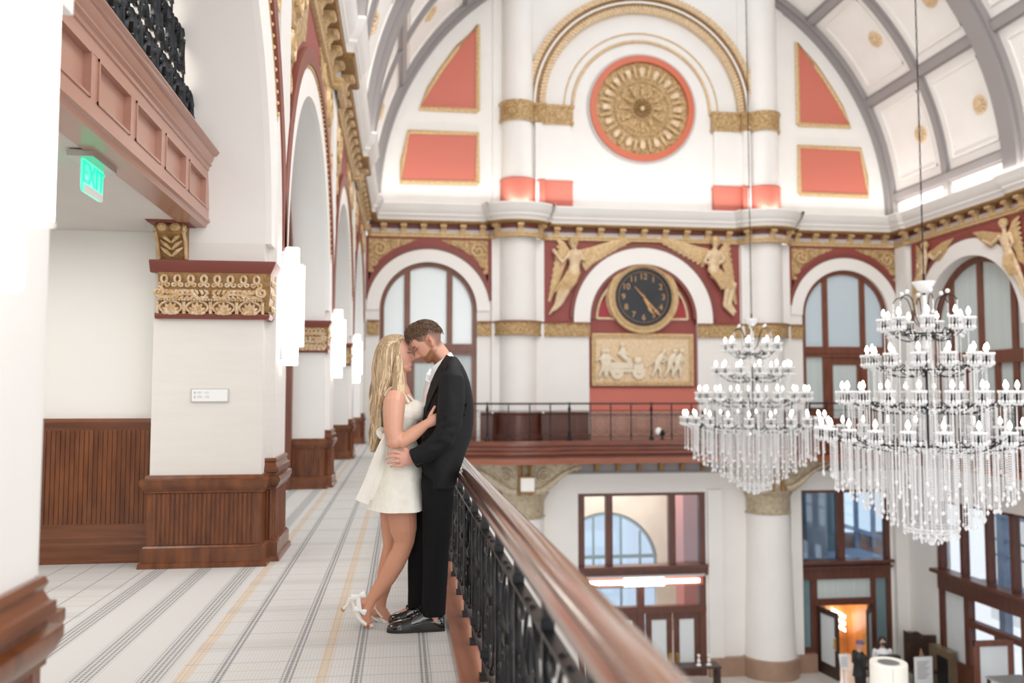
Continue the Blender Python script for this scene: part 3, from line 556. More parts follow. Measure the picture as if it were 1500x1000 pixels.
# ------------------------------------------------------------------ the lower storey
low = S('wall_lower', MB(), m_white)
q = MB()
q.fbox(FB, -1.12, 5.2, ZF, -0.3, -0.35, 0).fbox(FB, 9.1, 12.1, ZF, -0.3, -0.35, 0).fbox(FB, 15.03, 15.7, ZF, -0.3, -0.35, 0).fbox(FB, 5.2, 9.1, -1.57, -0.3, -0.35, 0).fbox(FB, 12.1, 15.03, -1.57, -0.3, -0.35, 0)
S('wall_panel', q, m_white, low)
S('wall_panel', MB().fbox(FR, 23.35, 25.3, ZF, -0.3, -0.4, 0).fbox(FR, 13, 23.4, -1.7, -0.3, -0.4, 0).fbox(FR, 13, 14.5, ZF, -0.3, -0.4, 0), m_white, low)
S('pilaster_strips', MB().fbox(FB, 11.75, 12.1, ZF, -1.5, 0, 0.12).fbox(FB, 15.1, 15.5, ZF, -1.5, 0, 0.2).fbox(FB, 9.15, 9.6, ZF, -1.5, 0, 0.1), m_white, low)
S('marble_dado', MB().fbox(FB, 9.12, 12.5, ZF, -6.45, 0, 0.16).lathe([(0.86, ZF), (0.86, -6.45), (0.8, -6.42), (0.5, -6.42)], (11.05, 25, 0), 20, PI, 2*PI), m_marble, low)
S('marble_dado', MB().fbox(FR, 22.6, 25, ZF, -5.85, 0, 0.25), m_marble2, low)
# frieze below the balcony with its little brackets, and the balcony front
S('bracket_frieze', MB().fbox(FB, 0, 15.5, -0.99, -0.93, 0, 0.06).fbox(FB, 0, 15.5, -0.93, -0.6, 0, 0.02), m_rib, low)
for i in range(24):
    u = 0.5+0.655*i; S('small_bracket', MB().fprism(Fr((u, 0, 0), (0, -1, 0), (1, 0, 0)), [(-25, -0.62), (-24.75, -0.62), (-24.78, -0.75), (-24.88, -0.9), (-25, -0.95)], -0.055, 0.055), m_goldbrown, low)
fp = [(0.56, 23.9), (2.3, 23.86), (2.7, 23.72), (3.4, 23.64), (4.2, 23.72), (4.6, 23.86), (10.0, 23.86), (10.3, 23.72), (11.1, 23.64), (11.8, 23.72), (12.2, 23.86), (14.15, 23.9), (14.15, 13)]
S('trim_3', MB().sweep([(-0.3, 0.05), (-0.02, 0.05), (0.0, 0.0), (0.0, -0.08), (-0.05, -0.12), (-0.05, -0.2), (0.05, -0.25), (0.06, -0.31), (0.0, -0.36), (-0.06, -0.38), (-0.06, -0.42)], fp), m_fascia)
S('trim_4', MB().sweep([(-0.06, -0.42), (-0.01, -0.43), (-0.01, -0.60), (-1.2, -0.60)], fp), m_fascial)
# lower round columns with gilt capitals and flared consoles
for i_, c in enumerate((3.5, 11.05)):
    lab = ('white lower column seen just above the near handrail', 'large white lower column between the two lobby doorways')[i_]
    o = root('column', (c, 25, ZF), lab, 'column', 'lower columns under the far balcony')
    new('shaft', MB().lathe([(0.80, ZF+0.5), (0.76, ZF+0.8), (0.66, -2.3), (0.66, -2.1)], (c, 25, 0), 24, PI, 2*PI), m_white, o)
    new('capital', MB().lathe([(0.66, -2.22), (0.72, -2.18), (0.66, -2.13), (0.68, -1.75), (0.76, -1.58), (0.80, -1.55), (0.80, -1.48), (0.5, -1.48)], (c, 25, 0), 24, PI, 2*PI), m_bronze, o)
    # console: flared wings to both sides and forward
    P_ = [(-2.0, -0.6)]+[(-2.0+1.3*t, -0.75-0.75*t**1.7) for t in [i/10 for i in range(11)]]+[(0.7-1.3*0, -1.5)]
    P_ = [(u, z) for u, z in P_[:-1]]+[(-u, z) for u, z in P_[:-1]][::-1]
    new('console', MB().fprism(FB, [(c+u*0.82, z) for u, z in P_], 0.0, 0.75), m_bronze, o)
    q = MB()
    for s_ in (-1, 1):
        q.tube(bez(FB.p(c+s_*0.25, -1.4, 0.8), FB.p(c+s_*0.7, -1.45, 0.85), FB.p(c+s_*0.9, -0.85, 0.85), FB.p(c+s_*1.6, -0.72, 0.8)), [0.09]*6+[0.07, 0.06, 0.05, 0.05, 0.05], 8); q.tube(spiral(FB.p(c+s_*1.42, -0.72, 0.78), (s_, 0, 0), (0, 0, 1), 0.12, 1.5, -1.0), 0.035, 6); q.tube(spiral(FB.p(c+s_*0.55, -0.95, 0.78), (s_, 0, 0), (0, 0, 1), 0.2, 1.7, 1.0), 0.04, 6)
    new('carved_scrolls', q, m_bronze, o)
    new('strap', MB().fbox(FB, c-0.2, c-0.1, -1.5, -0.6, 0.75, 0.84).fbox(FB, c+0.1, c+0.2, -1.5, -0.6, 0.75, 0.84), m_goldbrown, o)
o = root('lantern', (3.55, 24.1, -1.4), 'small square white lantern box on the console above the handrail', 'lantern'); new('lantern_body', MB().box(3.36, 3.74, 23.98, 24.16, -1.38, -0.98), m_cream, o); new('lantern_foot', MB().box(3.33, 3.77, 23.96, 24.18, -1.42, -1.37), m_goldbrown, o); new('lantern_frame', MB().box(3.33, 3.77, 23.96, 24.18, -0.99, -0.95).box(3.42, 3.46, 24.0, 24.1, -0.96, -0.58).box(3.64, 3.68, 24.0, 24.1, -0.96, -0.58), m_goldbrown, o)
# ---- doorway 1 (bright passage to a stone hall)
d1 = root('door_1', (7.15, 25.1, ZF), kind='structure'); F = Fr((0, 25.12, 0), (1, 0, 0), (0, -1, 0))
f = MB()
for u in (5.2, 6.05, 7.98, 8.92): f.fbox(F, u, u+0.2, -3.9, -1.57, -0.1, 0.1)
f.fbox(F, 5.2, 9.12, -1.66, -1.56, -0.1, 0.1).fbox(F, 5.2, 9.12, -4.02, -3.74, -0.1, 0.22).fbox(F, 5.2, 9.12, -3.80, -3.70, -0.1, 0.3)
f.fbox(F, 8.9, 9.12, ZF, -3.9, -0.1, 0.1).fbox(F, 5.2, 5.4, ZF, -3.9, -0.1, 0.1).fbox(F, 7.0, 7.2, ZF, -4.3, -0.1, 0.1).fbox(F, 5.2, 9.1, -5.12, -4.92, -0.1, 0.12)
S('door_frame', f, m_doorw, d1)
for (a, c_) in ((5.4, 6.08), (6.25, 8.0), (8.18, 8.95)): S('pane', MB().fbox(F, a, c_, -3.75, -1.62, 0, 0.02), m_glass if a < 8 else m_gblue, d1)
for (a, c_) in ((5.4, 7.02), (7.2, 8.92)): S('transom_pane', MB().fbox(F, a, c_, -4.93, -4.3, 0, 0.02), m_glass, d1)
for u in (5.45, 6.25, 7.25, 8.1):
    wd = 0.80 if u != 6.25 else 0.75; lf = MB().fbox(F, u, u+0.17, ZF, -5.12, 0.0, 0.07).fbox(F, u+wd-0.17, u+wd, ZF, -5.12, 0.0, 0.07).fbox(F, u, u+wd, -5.32, -5.12, 0, 0.07).fbox(F, u, u+wd, ZF, -6.8, 0, 0.07)
    dl = S('door_leaf', lf, m_doorw, d1); S('door_pane', MB().fbox(F, u+0.17, u+wd-0.17, -6.8, -5.3, 0.02, 0.04), m_doorpane, dl)
    hx = u+wd-0.08 if u in (5.45, 7.25) else u+0.08; S('handle', MB().fbox(F, hx-0.05, hx+0.05, -6.62, -6.3, 0.07, 0.09).tube([F.p(hx, -6.6, 0.14), F.p(hx, -6.32, 0.14)], 0.025, 8), m_brass, dl)
bl = root('strip_light', (7.2, 24.9, -4.1), 'long white strip light over the glazed lobby doors', 'light'); new('housing', MB().fbox(FB, 5.4, 9.0, -4.02, -3.96, 0.0, 0.2), m_steel, bl); new('lit_tube', MB().tube([FB.p(5.5, -4.17, 0.1), FB.p(8.85, -4.17, 0.1)], 0.06, 8), m_tubelit, bl); new('lit_panel', MB().fbox(FB, 6.55, 7.75, -4.27, -4.05, 0.08, 0.2), m_tubelit, bl); new('backing', MB().fbox(FB, 5.4, 9.0, -4.3, -4.02, -0.05, 0.02), m_salmon, bl)
S('wall_side_hall', MB().farch(Fr((0, 30, 0), (1, 0, 0), (0, -1, 0)), 3.5, 11.5, ZF, 0.2, 7.25, 1.85, -4.7, -0.3, 0).box(3.4, 3.5, 25.4, 30, ZF, 0.2).box(11.4, 11.5, 25.4, 30, ZF, 0.2).box(3.4, 11.5, 25.36, 30, 0.2, 0.3), m_stone)
S('wall_pier_side', MB().box(8.95, 9.9, 26.6, 27.4, ZF, 0.2), m_salmon)
F2 = Fr((0, 30.1, 0), (1, 0, 0), (0, -1, 0)); w_ = root('window_8', (7.25, 30.1, -4), kind='structure'); q = MB().farc(F2, 7.25, -4.7, 1.76, 1.88, 0, 0.1)
for u in (5.9, 6.8, 7.8, 8.5): q.fbox(F2, u-0.035, u+0.035, ZF, -3.0 if 6.5 < u < 8 else -3.5, 0, 0.08)
q.fbox(F2, 5.4, 9.1, -4.45, -4.33, 0, 0.1).fbox(F2, 5.4, 9.1, -5.5, -5.4, 0, 0.1); S('window_frame', q, m_teal, w_); S('pane', MB().fprism(F2, [(7.25+1.82*cos(PI*i/20), -4.7+1.82*sin(PI*i/20)) for i in range(21)]+[(5.43, ZF), (9.07, ZF)], 0.02, 0.03), m_gblue, w_)
# ---- doorway 2 (open door to an amber vestibule)
d2 = root('door_2', (13.55, 25.1, ZF), kind='structure'); f = MB()
f.fbox(F, 12.1, 12.2, -3.75, -1.57, -0.1, 0.1).fbox(F, 14.9, 15.05, ZF, -1.57, -0.1, 0.1).fbox(F, 13.33, 13.55, -3.75, -1.57, -0.1, 0.1).fbox(F, 12.1, 15.05, -1.66, -1.56, -0.1, 0.1).fbox(F, 12.1, 15.05, -4.28, -3.72, -0.1, 0.1).fbox(F, 12.1, 15.05, -3.78, -3.70, -0.1, 0.3).fbox(F, 12.1, 15.05, -3.95, -3.88, -0.1, 0.2)
f.fbox(F, 12.1, 12.15, ZF, -4.2, -0.1, 0.1).fbox(F, 12.42, 12.62, ZF, -4.2, -0.1, 0.1).fbox(F, 14.38, 14.52, ZF, -4.2, -0.1, 0.1).fbox(F, 12.5, 14.5, -5.06, -4.86, -0.1, 0.12).fbox(F, 12.5, 14.5, -4.28, -4.2, -0.1, 0.1).fbox(F, 12.1, 12.5, ZF, -6.3, -0.1, 0.1)
S('door_frame', f, m_doorw, d2)
S('pane', MB().fbox(F, 12.2, 13.35, -3.73, -1.63, 0, 0.02), m_gblue, d2); S('pane', MB().fbox(F, 13.55, 14.92, -3.73, -1.63, 0, 0.02), m_gblue, d2); S('transom_pane', MB().fbox(F, 12.62, 14.4, -4.88, -4.28, 0, 0.02), m_curtain, d2); S('side_pane', MB().fbox(F, 12.15, 12.43, -6.3, -4.25, 0, 0.02), m_teal, d2); S('side_pane', MB().fbox(F, 14.52, 14.92, ZF, -4.25, 0, 0.02), m_teal, d2)
def leaf(name, hx, ang, wd, lab, mat):
    o = S(name, MB().box(0, wd, -0.03, 0.03, 0, 0.35).box(0, wd, -0.03, 0.03, 1.78, 1.94).box(0, 0.14, -0.03, 0.03, 0.35, 1.78).box(wd-0.14, wd, -0.03, 0.03, 0.35, 1.78), mat, d2, loc=(hx-13.55, -0.1, 0.0)); o.rotation_euler = (0, 0, ang)
    p = new('door_pane', MB().box(0.14, wd-0.14, -0.01, 0.01, 0.35, 1.78), m_doorpane, o, loc=(0, 0, 0)); h = new('handle', MB().box(wd-0.1, wd-0.03, -0.06, -0.03, 0.85, 1.25).tube([V((wd-0.06, -0.1, 0.9)), V((wd-0.06, -0.1, 1.2))], 0.025, 8), m_brass, o, loc=(0, 0, 0))
leaf('door_leaf', 12.62, -1.42, 0.95, '', m_dkwood); leaf('door_leaf', 14.36, PI+0.9, 0.9, '', m_dkwood)
S('wall_vestibule', MB().box(11.6, 11.7, 25.36, 30, ZF, -4).box(13.62, 15.6, 26.6, 26.7, ZF, -4).box(14.42, 14.5, 25.36, 26.6, ZF, -4), m_orange); S('wall_vestibule_back', MB().box(11.7, 13.62, 26.5, 26.6, ZF, -4), m_marble2)
S('ceiling_vestibule', MB().box(11.6, 15.6, 25.36, 30, -4.1, -4.0), m_white); S('floor_vestibule', MB().box(11.6, 15.6, 25.0, 30, ZF-0.1, ZF+0.002), m_lobbyfl)
for i in range(3): a_ = PY(1219, 890+9.5*i, 26.44); c_ = PY(1238, 901+9.5*i, 26.44); o = new('wall_light', MB().prism([V((a_.x, 26.42, a_.z)), V((c_.x, 26.42, c_.z)), V((c_.x, 26.42, c_.z-0.11)), V((a_.x, 26.42, a_.z-0.11))], [V((a_.x, 26.48, a_.z)), V((c_.x, 26.48, c_.z)), V((c_.x, 26.48, c_.z-0.11)), V((a_.x, 26.48, a_.z-0.11))]), m_trackl); tag(o, ('topmost', 'middle', 'lowest')[i]+' of three slanting light bars inside the open lobby doorway', 'light', 'light bars in the doorway')
# room seen dimly through window over doorway 2
S('wall_blue_room', MB().box(11.6, 11.7, 25.36, 28, -3.9, -1.2).box(11.6, 15.6, 25.36, 28, -3.95, -3.9), m_blue)
q = MB()
for u in (15.50, 16.12): q.box(u, u+0.13, 27.9, 28, -3.9, -1.0)
q.prism([V((14.9, 27.8, -3.15)), V((16.8, 27.8, -3.75)), V((16.8, 27.8, -3.60)), V((14.9, 27.8, -3.0))], [V((14.9, 27.9, -3.15)), V((16.8, 27.9, -3.75)), V((16.8, 27.9, -3.60)), V((14.9, 27.9, -3.0))]); S('mullion_frame', q, m_blue); S('pane_reflection', MB().lathe([(0.32, -3.9), (0.32, -1.3)], (13.45, 26.6, 0), 20), m_riblt); S('wall_teal_beyond', MB().box(12.6, 14.75, 27.4, 27.5, -3.9, -1.0), m_teal); S('wall_parapet_beyond', MB().box(14.8, 17.2, 28.1, 28.2, -6, -3.4), m_header)  # pale cylinder added behind the left pane to imitate a reflection in it
# ---- right wall, lower windows on to the street
w2 = root('window_9', (15.6, 20, ZF), kind='structure'); F = Fr((15.6, 0, 0), (0, 1, 0), (-1, 0, 0)); f = MB()
for u in (23.2, 22.2, 21.15, 20.2, 19.2, 18.2, 17.2, 16.2): f.fbox(F, u, u+0.14 if u < 23 else 23.4, -3.65, -1.7, -0.1, 0.1)
f.fbox(F, 14.5, 23.4, -4.25, -3.75, -0.1, 0.1).fbox(F, 14.5, 23.4, -1.75, -1.68, -0.1, 0.1)
for u in (23.15, 22.05, 19.85, 18.8, 17.5): f.fbox(F, u, u+0.2, ZF, -4.2, -0.1, 0.1)
f.fbox(F, 19.9, 22.2, -4.98, -4.82, -0.1, 0.1).fbox(F, 14.5, 23.3, ZF, -6.1, -0.1, 0.1).fbox(F, 20.9, 21.05, ZF, -4.9, -0.1, 0.1); S('window_frame', f, m_doorw, w2)
S('window_sill', MB().fbox(F, 14.5, 23.4, -3.76, -3.66, -0.1, 0.35), m_doorw, w2); S('pane', MB().fbox(F, 14.5, 23.3, -3.7, -1.7, 0, 0.02), m_glass, w2); S('pane', MB().fbox(F, 14.5, 22.2, -6.1, -4.2, 0, 0.02), m_glass, w2); S('pane', MB().fbox(F, 22.2, 23.2, -6.1, -4.2, 0, 0.02), m_doorpane, w2)
# street outside: pale blocks, blue steel portico
o = root('street_portico', (18.5, 19, ZF), 'blue steel portico frame outside the right lobby windows', 'portico')
q = MB()
for y in (23.4, 21.3, 19.0, 16.4): q.box(17.6, 17.85, y, y+0.25, ZF, -1.2)
new('posts_and_beam', q.box(17.5, 17.95, 14, 24, -2.25, -2.05), m_blue, o); new('rail', MB().box(17.7, 17.78, 14, 24, -3.0, -2.94).box(17.7, 17.78, 14, 24, -3.45, -3.4), m_blue, o); new('deck', MB().box(16.5, 18.5, 13, 25, -4.6, -4.4), m_blue, o)
o = root('street_building', (22, 20, ZF), 'pale building across the street behind the blue portico', 'building'); new('walls', MB().box(22, 24, 12, 30, ZF, -1.4), m_paper, o); q = MB()
for i in range(8): q.box(21.96, 22.02, 13+2*i, 14+2*i, -4.2, -2.6)
new('window_row', q, m_frostb, o)
# ------------------------------------------------------------------ gallery fittings
# panelled header with its iron screen
YA, YB = 2.6, 7.15
hd = root('panelled_header', (-1.65, 4.8, 2.72), 'polished brown panelled header beam under the black iron screen', 'beam'); F = Fr((-1.57, 0, 0), (0, 1, 0), (1, 0, 0))
q = MB().fbox(F, YA, YB, 2.76, 3.22, -0.2, -0.03).fbox(F, YA, YB, 2.76, 2.86, -0.03, 0).fbox(F, YA, YB, 3.10, 3.2, -0.03, 0)
pans = [(YA+0.05+0.635*i, YA+0.58+0.635*i) for i in range(7)]
e = [YA]+[x for p_ in pans for x in p_]+[YB]
for a, c_ in zip(e[::2], e[1::2]):
    if c_ > a: q.fbox(F, a, min(c_, YB), 2.86, 3.10, -0.03, 0)
new('beam_body', q, m_header, hd)
for a, c_ in pans:
    c_ = min(c_, YB-0.03); q = MB()
    for (u0, u1, z0, z1) in ((a, c_, 2.86, 2.875), (a, c_, 3.085, 3.10), (a, a+0.015, 2.86, 3.10), (c_-0.015, c_, 2.86, 3.1)): q.fbox(F, u0, u1, z0, z1, -0.03, 0.008)
    new('sunk_panel', q, m_header, hd)
q = MB().sweep([(-0.2, 3.33), (0.09, 3.33), (0.10, 3.31), (0.075, 3.285), (0.055, 3.28), (0.05, 3.255), (0.03, 3.23), (0.035, 3.21), (0.015, 3.20), (0.012, 3.175), (0, 3.17)], [(-1.57, YA), (-1.57, YB)]); new('crown_moulding', q, m_header, hd)
q = MB().sweep([(0.0, 2.79), (0.012, 2.785), (0.012, 2.765), (-0.01, 2.755), (-0.02, 2.72), (-0.19, 2.72), (-0.21, 2.76)], [(-1.57, YA), (-1.57, YB)]); new('soffit_board', q, m_header, hd)
# iron screen of scrolls standing on the header, following the arch
sc_ = root('iron_screen', (-1.65, 4.8, 3.33), 'black wrought iron scroll screen standing on the panelled header', 'screen'); xs = -1.66; q = MB(); fl = (V((1, 0, 0)), 2.4)
uc = (YK[0]+0.85+7.15)/2; up = 0
def arch_z(y): return 2.6+math.sqrt(max(0, 2.12**2-(y-uc)**2))
for i in range(13):
    y = 3.0+0.36*i
    if y > 7.0: break
    new('upright', MB().tube([V((xs, y, 3.3)), V((xs, y, arch_z(y)))], 0.010, 6), m_iron, sc_)
for i in range(12):
    y = 3.18+0.36*i; zt = arch_z(y+0.1)
    z = 3.36
    q = MB()
    while z < min(zt-0.1, 4.7):
        for s_ in (-1, 1):
            q.tube([V((xs, y+s_*0.10*sin(PI*t), z+0.02+0.34*t)) for t in [j/10 for j in range(11)]], 0.0085, 5, flat=fl)
            q.tube(spiral(V((xs, y+s_*0.085, z+0.10)), (0, -s_, 0), (0, 0, 1), 0.07, 1.4, PI, 16), 0.008, 5, flat=fl)
            q.tube(spiral(V((xs, y+s_*0.10, z+0.33)), (0, s_, 0), (0, 0, -1), 0.062, 1.5, 0.5, 16), 0.008, 5, flat=fl)
            q.tube([V((xs, y, z+0.2)), V((xs, y+s_*0.05, z+0.26)), V((xs, y+s_*0.03, z+0.34)), V((xs, y, z+0.37))], [0.008, 0.014, 0.01, 0.006], 5, flat=fl)
            q.tube([V((xs, y+s_*0.18, z+0.05)), V((xs, y+s_*0.14, z+0.2)), V((xs, y+s_*0.175, z+0.36))], 0.007, 5, flat=fl)
        q.ball((xs, y, z+0.2), 0.025, 6); z += 0.38
    if q.v: new('scroll_panel', q, m_iron, sc_)
new('foot_bar', MB().box(xs-0.03, xs+0.03, YA, 7.05, 3.325, 3.36), m_iron, sc_)
# corbels that carry the header at the piers
def corbel(y0, sgn, lab):
    o = root('corbel', (-1.82, y0, 2.44), lab, 'corbel', 'corbels under the header'); yy = lambda t: y0+sgn*t
    q = MB().sweep([(0, 2.80), (0.10, 2.80), (0.10, 2.775), (0.05, 2.735), (0.03, 2.715), (0, 2.715)], [(-1.95, y0), (-1.95, yy(-0.20)), (-1.70, yy(-0.20)), (-1.70, y0)] if sgn > 0 else [(-1.70, y0), (-1.70, yy(-0.20)), (-1.95, yy(-0.20)), (-1.95, y0)]); q.box(-1.95, -1.70, *sorted((y0, yy(-0.2))), 2.715, 2.80); new('cap', q, m_maroon, o)
    P_ = [(0, 2.44), (-0.06, 2.44), (-0.09, 2.50), (-0.12, 2.60), (-0.19, 2.64), (-0.21, 2.69), (-0.19, 2.72), (0, 2.72)]
    q = MB().prism([V((-1.93, yy(t), z)) for t, z in P_], [V((-1.72, yy(t), z)) for t, z in P_]); new('bracket_body', q, m_goldbrown, o)
    q = MB()
    for x in (-1.88, -1.78): q.ball((x, yy(-0.205), 2.685), 0.042, 8, (1, 0.6, 0.85)); q.ball((x, yy(-0.23), 2.685), 0.02, 6)
    for s_ in (-1, 1):
        for j in range(3):
            z = 2.47+0.052*j; q.tube([V((-1.825+s_*0.005, yy(-0.105-0.015*j), z)), V((-1.825+s_*0.045, yy(-0.13-0.015*j), z+0.035)), V((-1.825+s_*0.085, yy(-0.11-0.015*j), z+0.07))], [0.011, 0.017, 0.006], 6)
        q.tube([V((-1.825+s_*0.105, yy(-0.08), 2.45)), V((-1.825+s_*0.108, yy(-0.13), 2.58)), V((-1.825+s_*0.108, yy(-0.2), 2.65))], 0.014, 6); q.tube(spiral(V((-1.825+s_*0.108, yy(-0.17), 2.67)), (0, 1, 0), (0, 0, 1), 0.035, 1.4), 0.012, 5)
    new('acanthus_carving', q, m_gold, o)
corbel(7.15, 1, 'small gilded corbel with maroon cap above the pier capital with the plaque below'); corbel(2.87, -1, 'gilded corbel half hidden behind the nearest bright sconce')
# exit sign
ex = root('exit_sign', (-1.78, 5.13, 2.72), 'green illuminated exit sign hanging from the passage ceiling', 'sign'); FE = Fr((-1.78, 0, 0), (0, 1, 0), (1, 0, 0))
new('ceiling_plate', MB().box(-1.85, -1.71, 4.93, 5.33, 2.69, 2.725), m_steel, ex); new('sign_panel', MB().fprism(FE, [(4.97, 2.69), (4.97, 2.53), (4.99, 2.505), (5.27, 2.505), (5.29, 2.53), (5.29, 2.69)], -0.008, 0.008), m_exit, ex)
new('light_strip', MB().fbox(FE, 4.985, 5.275, 2.505, 2.545, 0.009, 0.012), m_cream, ex)
ftext('EXIT', 0.17, FE.p(5.13, 2.61, 0.010), (0, 1, 0), (0, 0, 1), m_exitl, 'lettering', ex, 0.002)
# room plaque on the pier
pq = root('room_plaque', (-1.53, 7.14, 1.36), 'small pale grey room number plaque on the pier beside the passage', 'sign'); FP = FYat(7.15); new('plate', MB().fbox(FP, -1.675, -1.385, 1.305, 1.415, 0, 0.012), m_riblt, pq); new('face', MB().fbox(FP, -1.668, -1.392, 1.312, 1.408, 0.012, 0.016), m_paper, pq)
for j, (t1, t2) in enumerate((('301-321', ''), ('300-320', ''))):
    z = 1.381-0.034*j; new('arrow', MB().fprism(FP, [(-1.645, z+(0.010 if j == 0 else -0.010)), (-1.655, z), (-1.635, z)], 0.016, 0.018).fbox(FP, -1.648, -1.642, z-(0.01 if j == 0 else 0), z+(0 if j == 0 else 0.01), 0.016, 0.018), m_steel, pq); ftext('101 - 121' if j == 0 else '100 - 120', 0.024, FP.p(-1.58, z, 0.017), (1, 0, 0), (0, 0, 1), m_steel, 'lettering', pq, 0.001)
# wall sconces
sl = ['nearest wall sconce, overexposed at the left edge of the gallery', 'tall white wall sconce on the pier with the plaque', 'white wall sconce on the second pier past the passage', 'smallest white wall sconce, just left of the blonde woman']
def sconce(loc, lab):
    o = root('wall_sconce', loc, lab, 'wall lamp', 'wall sconces along the arcade')
    new('back_plate', MB().box(0, 0.02, -0.07, 0.07, 0.05, 1.0), m_steel, o, loc=(0, 0, 0))
    new('inner_tube', MB().lathe([(0.0, 0.0), (0.058, 0.0), (0.062, 0.01), (0.062, 1.03), (0.058, 1.04), (0, 1.04)], (0.085, 0, 0), 16), m_tubelit, o, loc=(0, 0, 0))
    P_ = [(0.045, -0.105), (0.155, -0.105), (0.185, -0.08), (0.195, 0), (0.185, 0.08), (0.155, 0.105), (0.045, 0.105)]
    q = MB().prism([V((x, y, 0.17)) for x, y in P_], [V((x, y, 0.88)) for x, y in P_]); new('shade', q, m_shade, o, loc=(0, 0, 0))
    for z in (0.165, 0.875): new('shade_rim', MB().prism([V((x*1.02, y*1.04, z)) for x, y in P_], [V((x*1.02, y*1.04, z+0.012)) for x, y in P_]), m_cream, o, loc=(0, 0, 0))
    return o
sc0 = sconce((-1.05, YK[0]+0.14, 1.62), sl[0])
for k in (1, 2, 3): o = copy_tree(sc0); o.location = (-1.05, YK[k]+0.325, 1.62); o['label'] = sl[k]
# ------------------------------------------------------------------ gallery railing
def rail_panel():                       # wrought iron panel between two posts, local: along +x (0..0.585), z 0..1
    q = MB(); fl = (V((0, 1, 0)), 1.0); c = 0.2925
    q.tube([V((c+0.145*sin(a), 0, 0.425+0.272*cos(a))) for a in [2*PI*i/28 for i in range(29)]], 0.008, 6, flat=fl)
    q.tube([V((c+0.105*sin(a), 0, 0.425+0.205*cos(a))) for a in [2*PI*i/28 for i in range(29)]], 0.006, 5, flat=fl)
    q.ball((c, 0, 0.44), 0.035, 8, (1, 0.6, 1))
    for j in range(6):
        a = 2*PI*j/6; d = V((sin(a)*0.8, 0, cos(a))); q.tube([V((c, 0, 0.44))+d*0.03, V((c, 0, 0.44))+d*0.09+V((0.02*cos(a), 0, -0.02*sin(a))), V((c, 0, 0.44))+d*0.19], [0.006, 0.013, 0.006], 5, flat=fl)
    for s_ in (-1, 1):
        for (z, up_) in ((0.22, 1), (0.66, -1)):
            q.tube(spiral(V((c+s_*0.215, 0, z)), (s_, 0, 0), (0, 0, up_), 0.062, 1.5, 0.6, 18), 0.0075, 5, flat=fl)
            q.tube(bez((c+s_*0.27, 0, z), (c+s_*0.27, 0, z+up_*0.12), (c+s_*0.17, 0, z+up_*0.14), (c+s_*0.15, 0, 0.44), 8), 0.0075, 5, flat=fl)
        q.tube(spiral(V((c+s_*0.22, 0, 0.44)), (-s_, 0, 0), (0, 0, 1), 0.05, 1.2, 0.2, 14), 0.007, 5, flat=fl); q.ball((c+s_*0.05, 0, 0.70), 0.016, 6); q.ball((c+s_*0.05, 0, 0.145), 0.018, 6)
    return q
def post_mb():
    q = MB().box(-0.013, 0.013, -0.013, 0.013, 0.0, 0.86); q.box(-0.024, 0.024, -0.024, 0.024, 0.0, 0.03).box(-0.02, 0.02, -0.02, 0.02, 0.105, 0.135).box(-0.02, 0.02, -0.02, 0.02, 0.708, 0.735); return q
HR = [(0.0, 0.825), (-0.035, 0.825), (-0.046, 0.838), (-0.04, 0.852), (-0.038, 0.860), (-0.060, 0.866), (-0.071, 0.876), (-0.073, 0.888), (-0.066, 0.899), (-0.050, 0.903), (-0.046, 0.910), (-0.047, 0.922), (-0.038, 0.931), (-0.02, 0.937), (0.0, 0.938)]
HR = HR+[(-x, z) for x, z in HR[::-1]][1:]
gr = root('gallery_railing', (0.40, 4.0, 0.02), 'black iron gallery railing with lacquered wooden handrail behind the couple', 'railing')
new('handrail', MB().loft([[V((0.405+x, y, z)) for x, z in HR] for y in (-0.6, 3, 8, 14, 23.9)]), m_rail, gr)
new('top_bar', MB().box(0.383, 0.421, -0.6, 23.85, 0.715, 0.727), m_iron, gr); new('bottom_bar', MB().box(0.388, 0.416, -0.6, 23.85, 0.11, 0.124), m_iron, gr)
pm = rail_panel().mesh('scroll_panel'); pm.materials.append(m_iron); qm = post_mb().mesh('post'); qm.materials.append(m_iron)
NB = 40
for i in range(NB):
    y = 0.6+0.585*i
    o = new('post', qm, None, gr, loc=(0, y-4.0, 0)); p = new('scroll_panel', pm, None, gr, loc=(0, y-4.0, 0)); p.rotation_euler = (0, 0, PI/2)
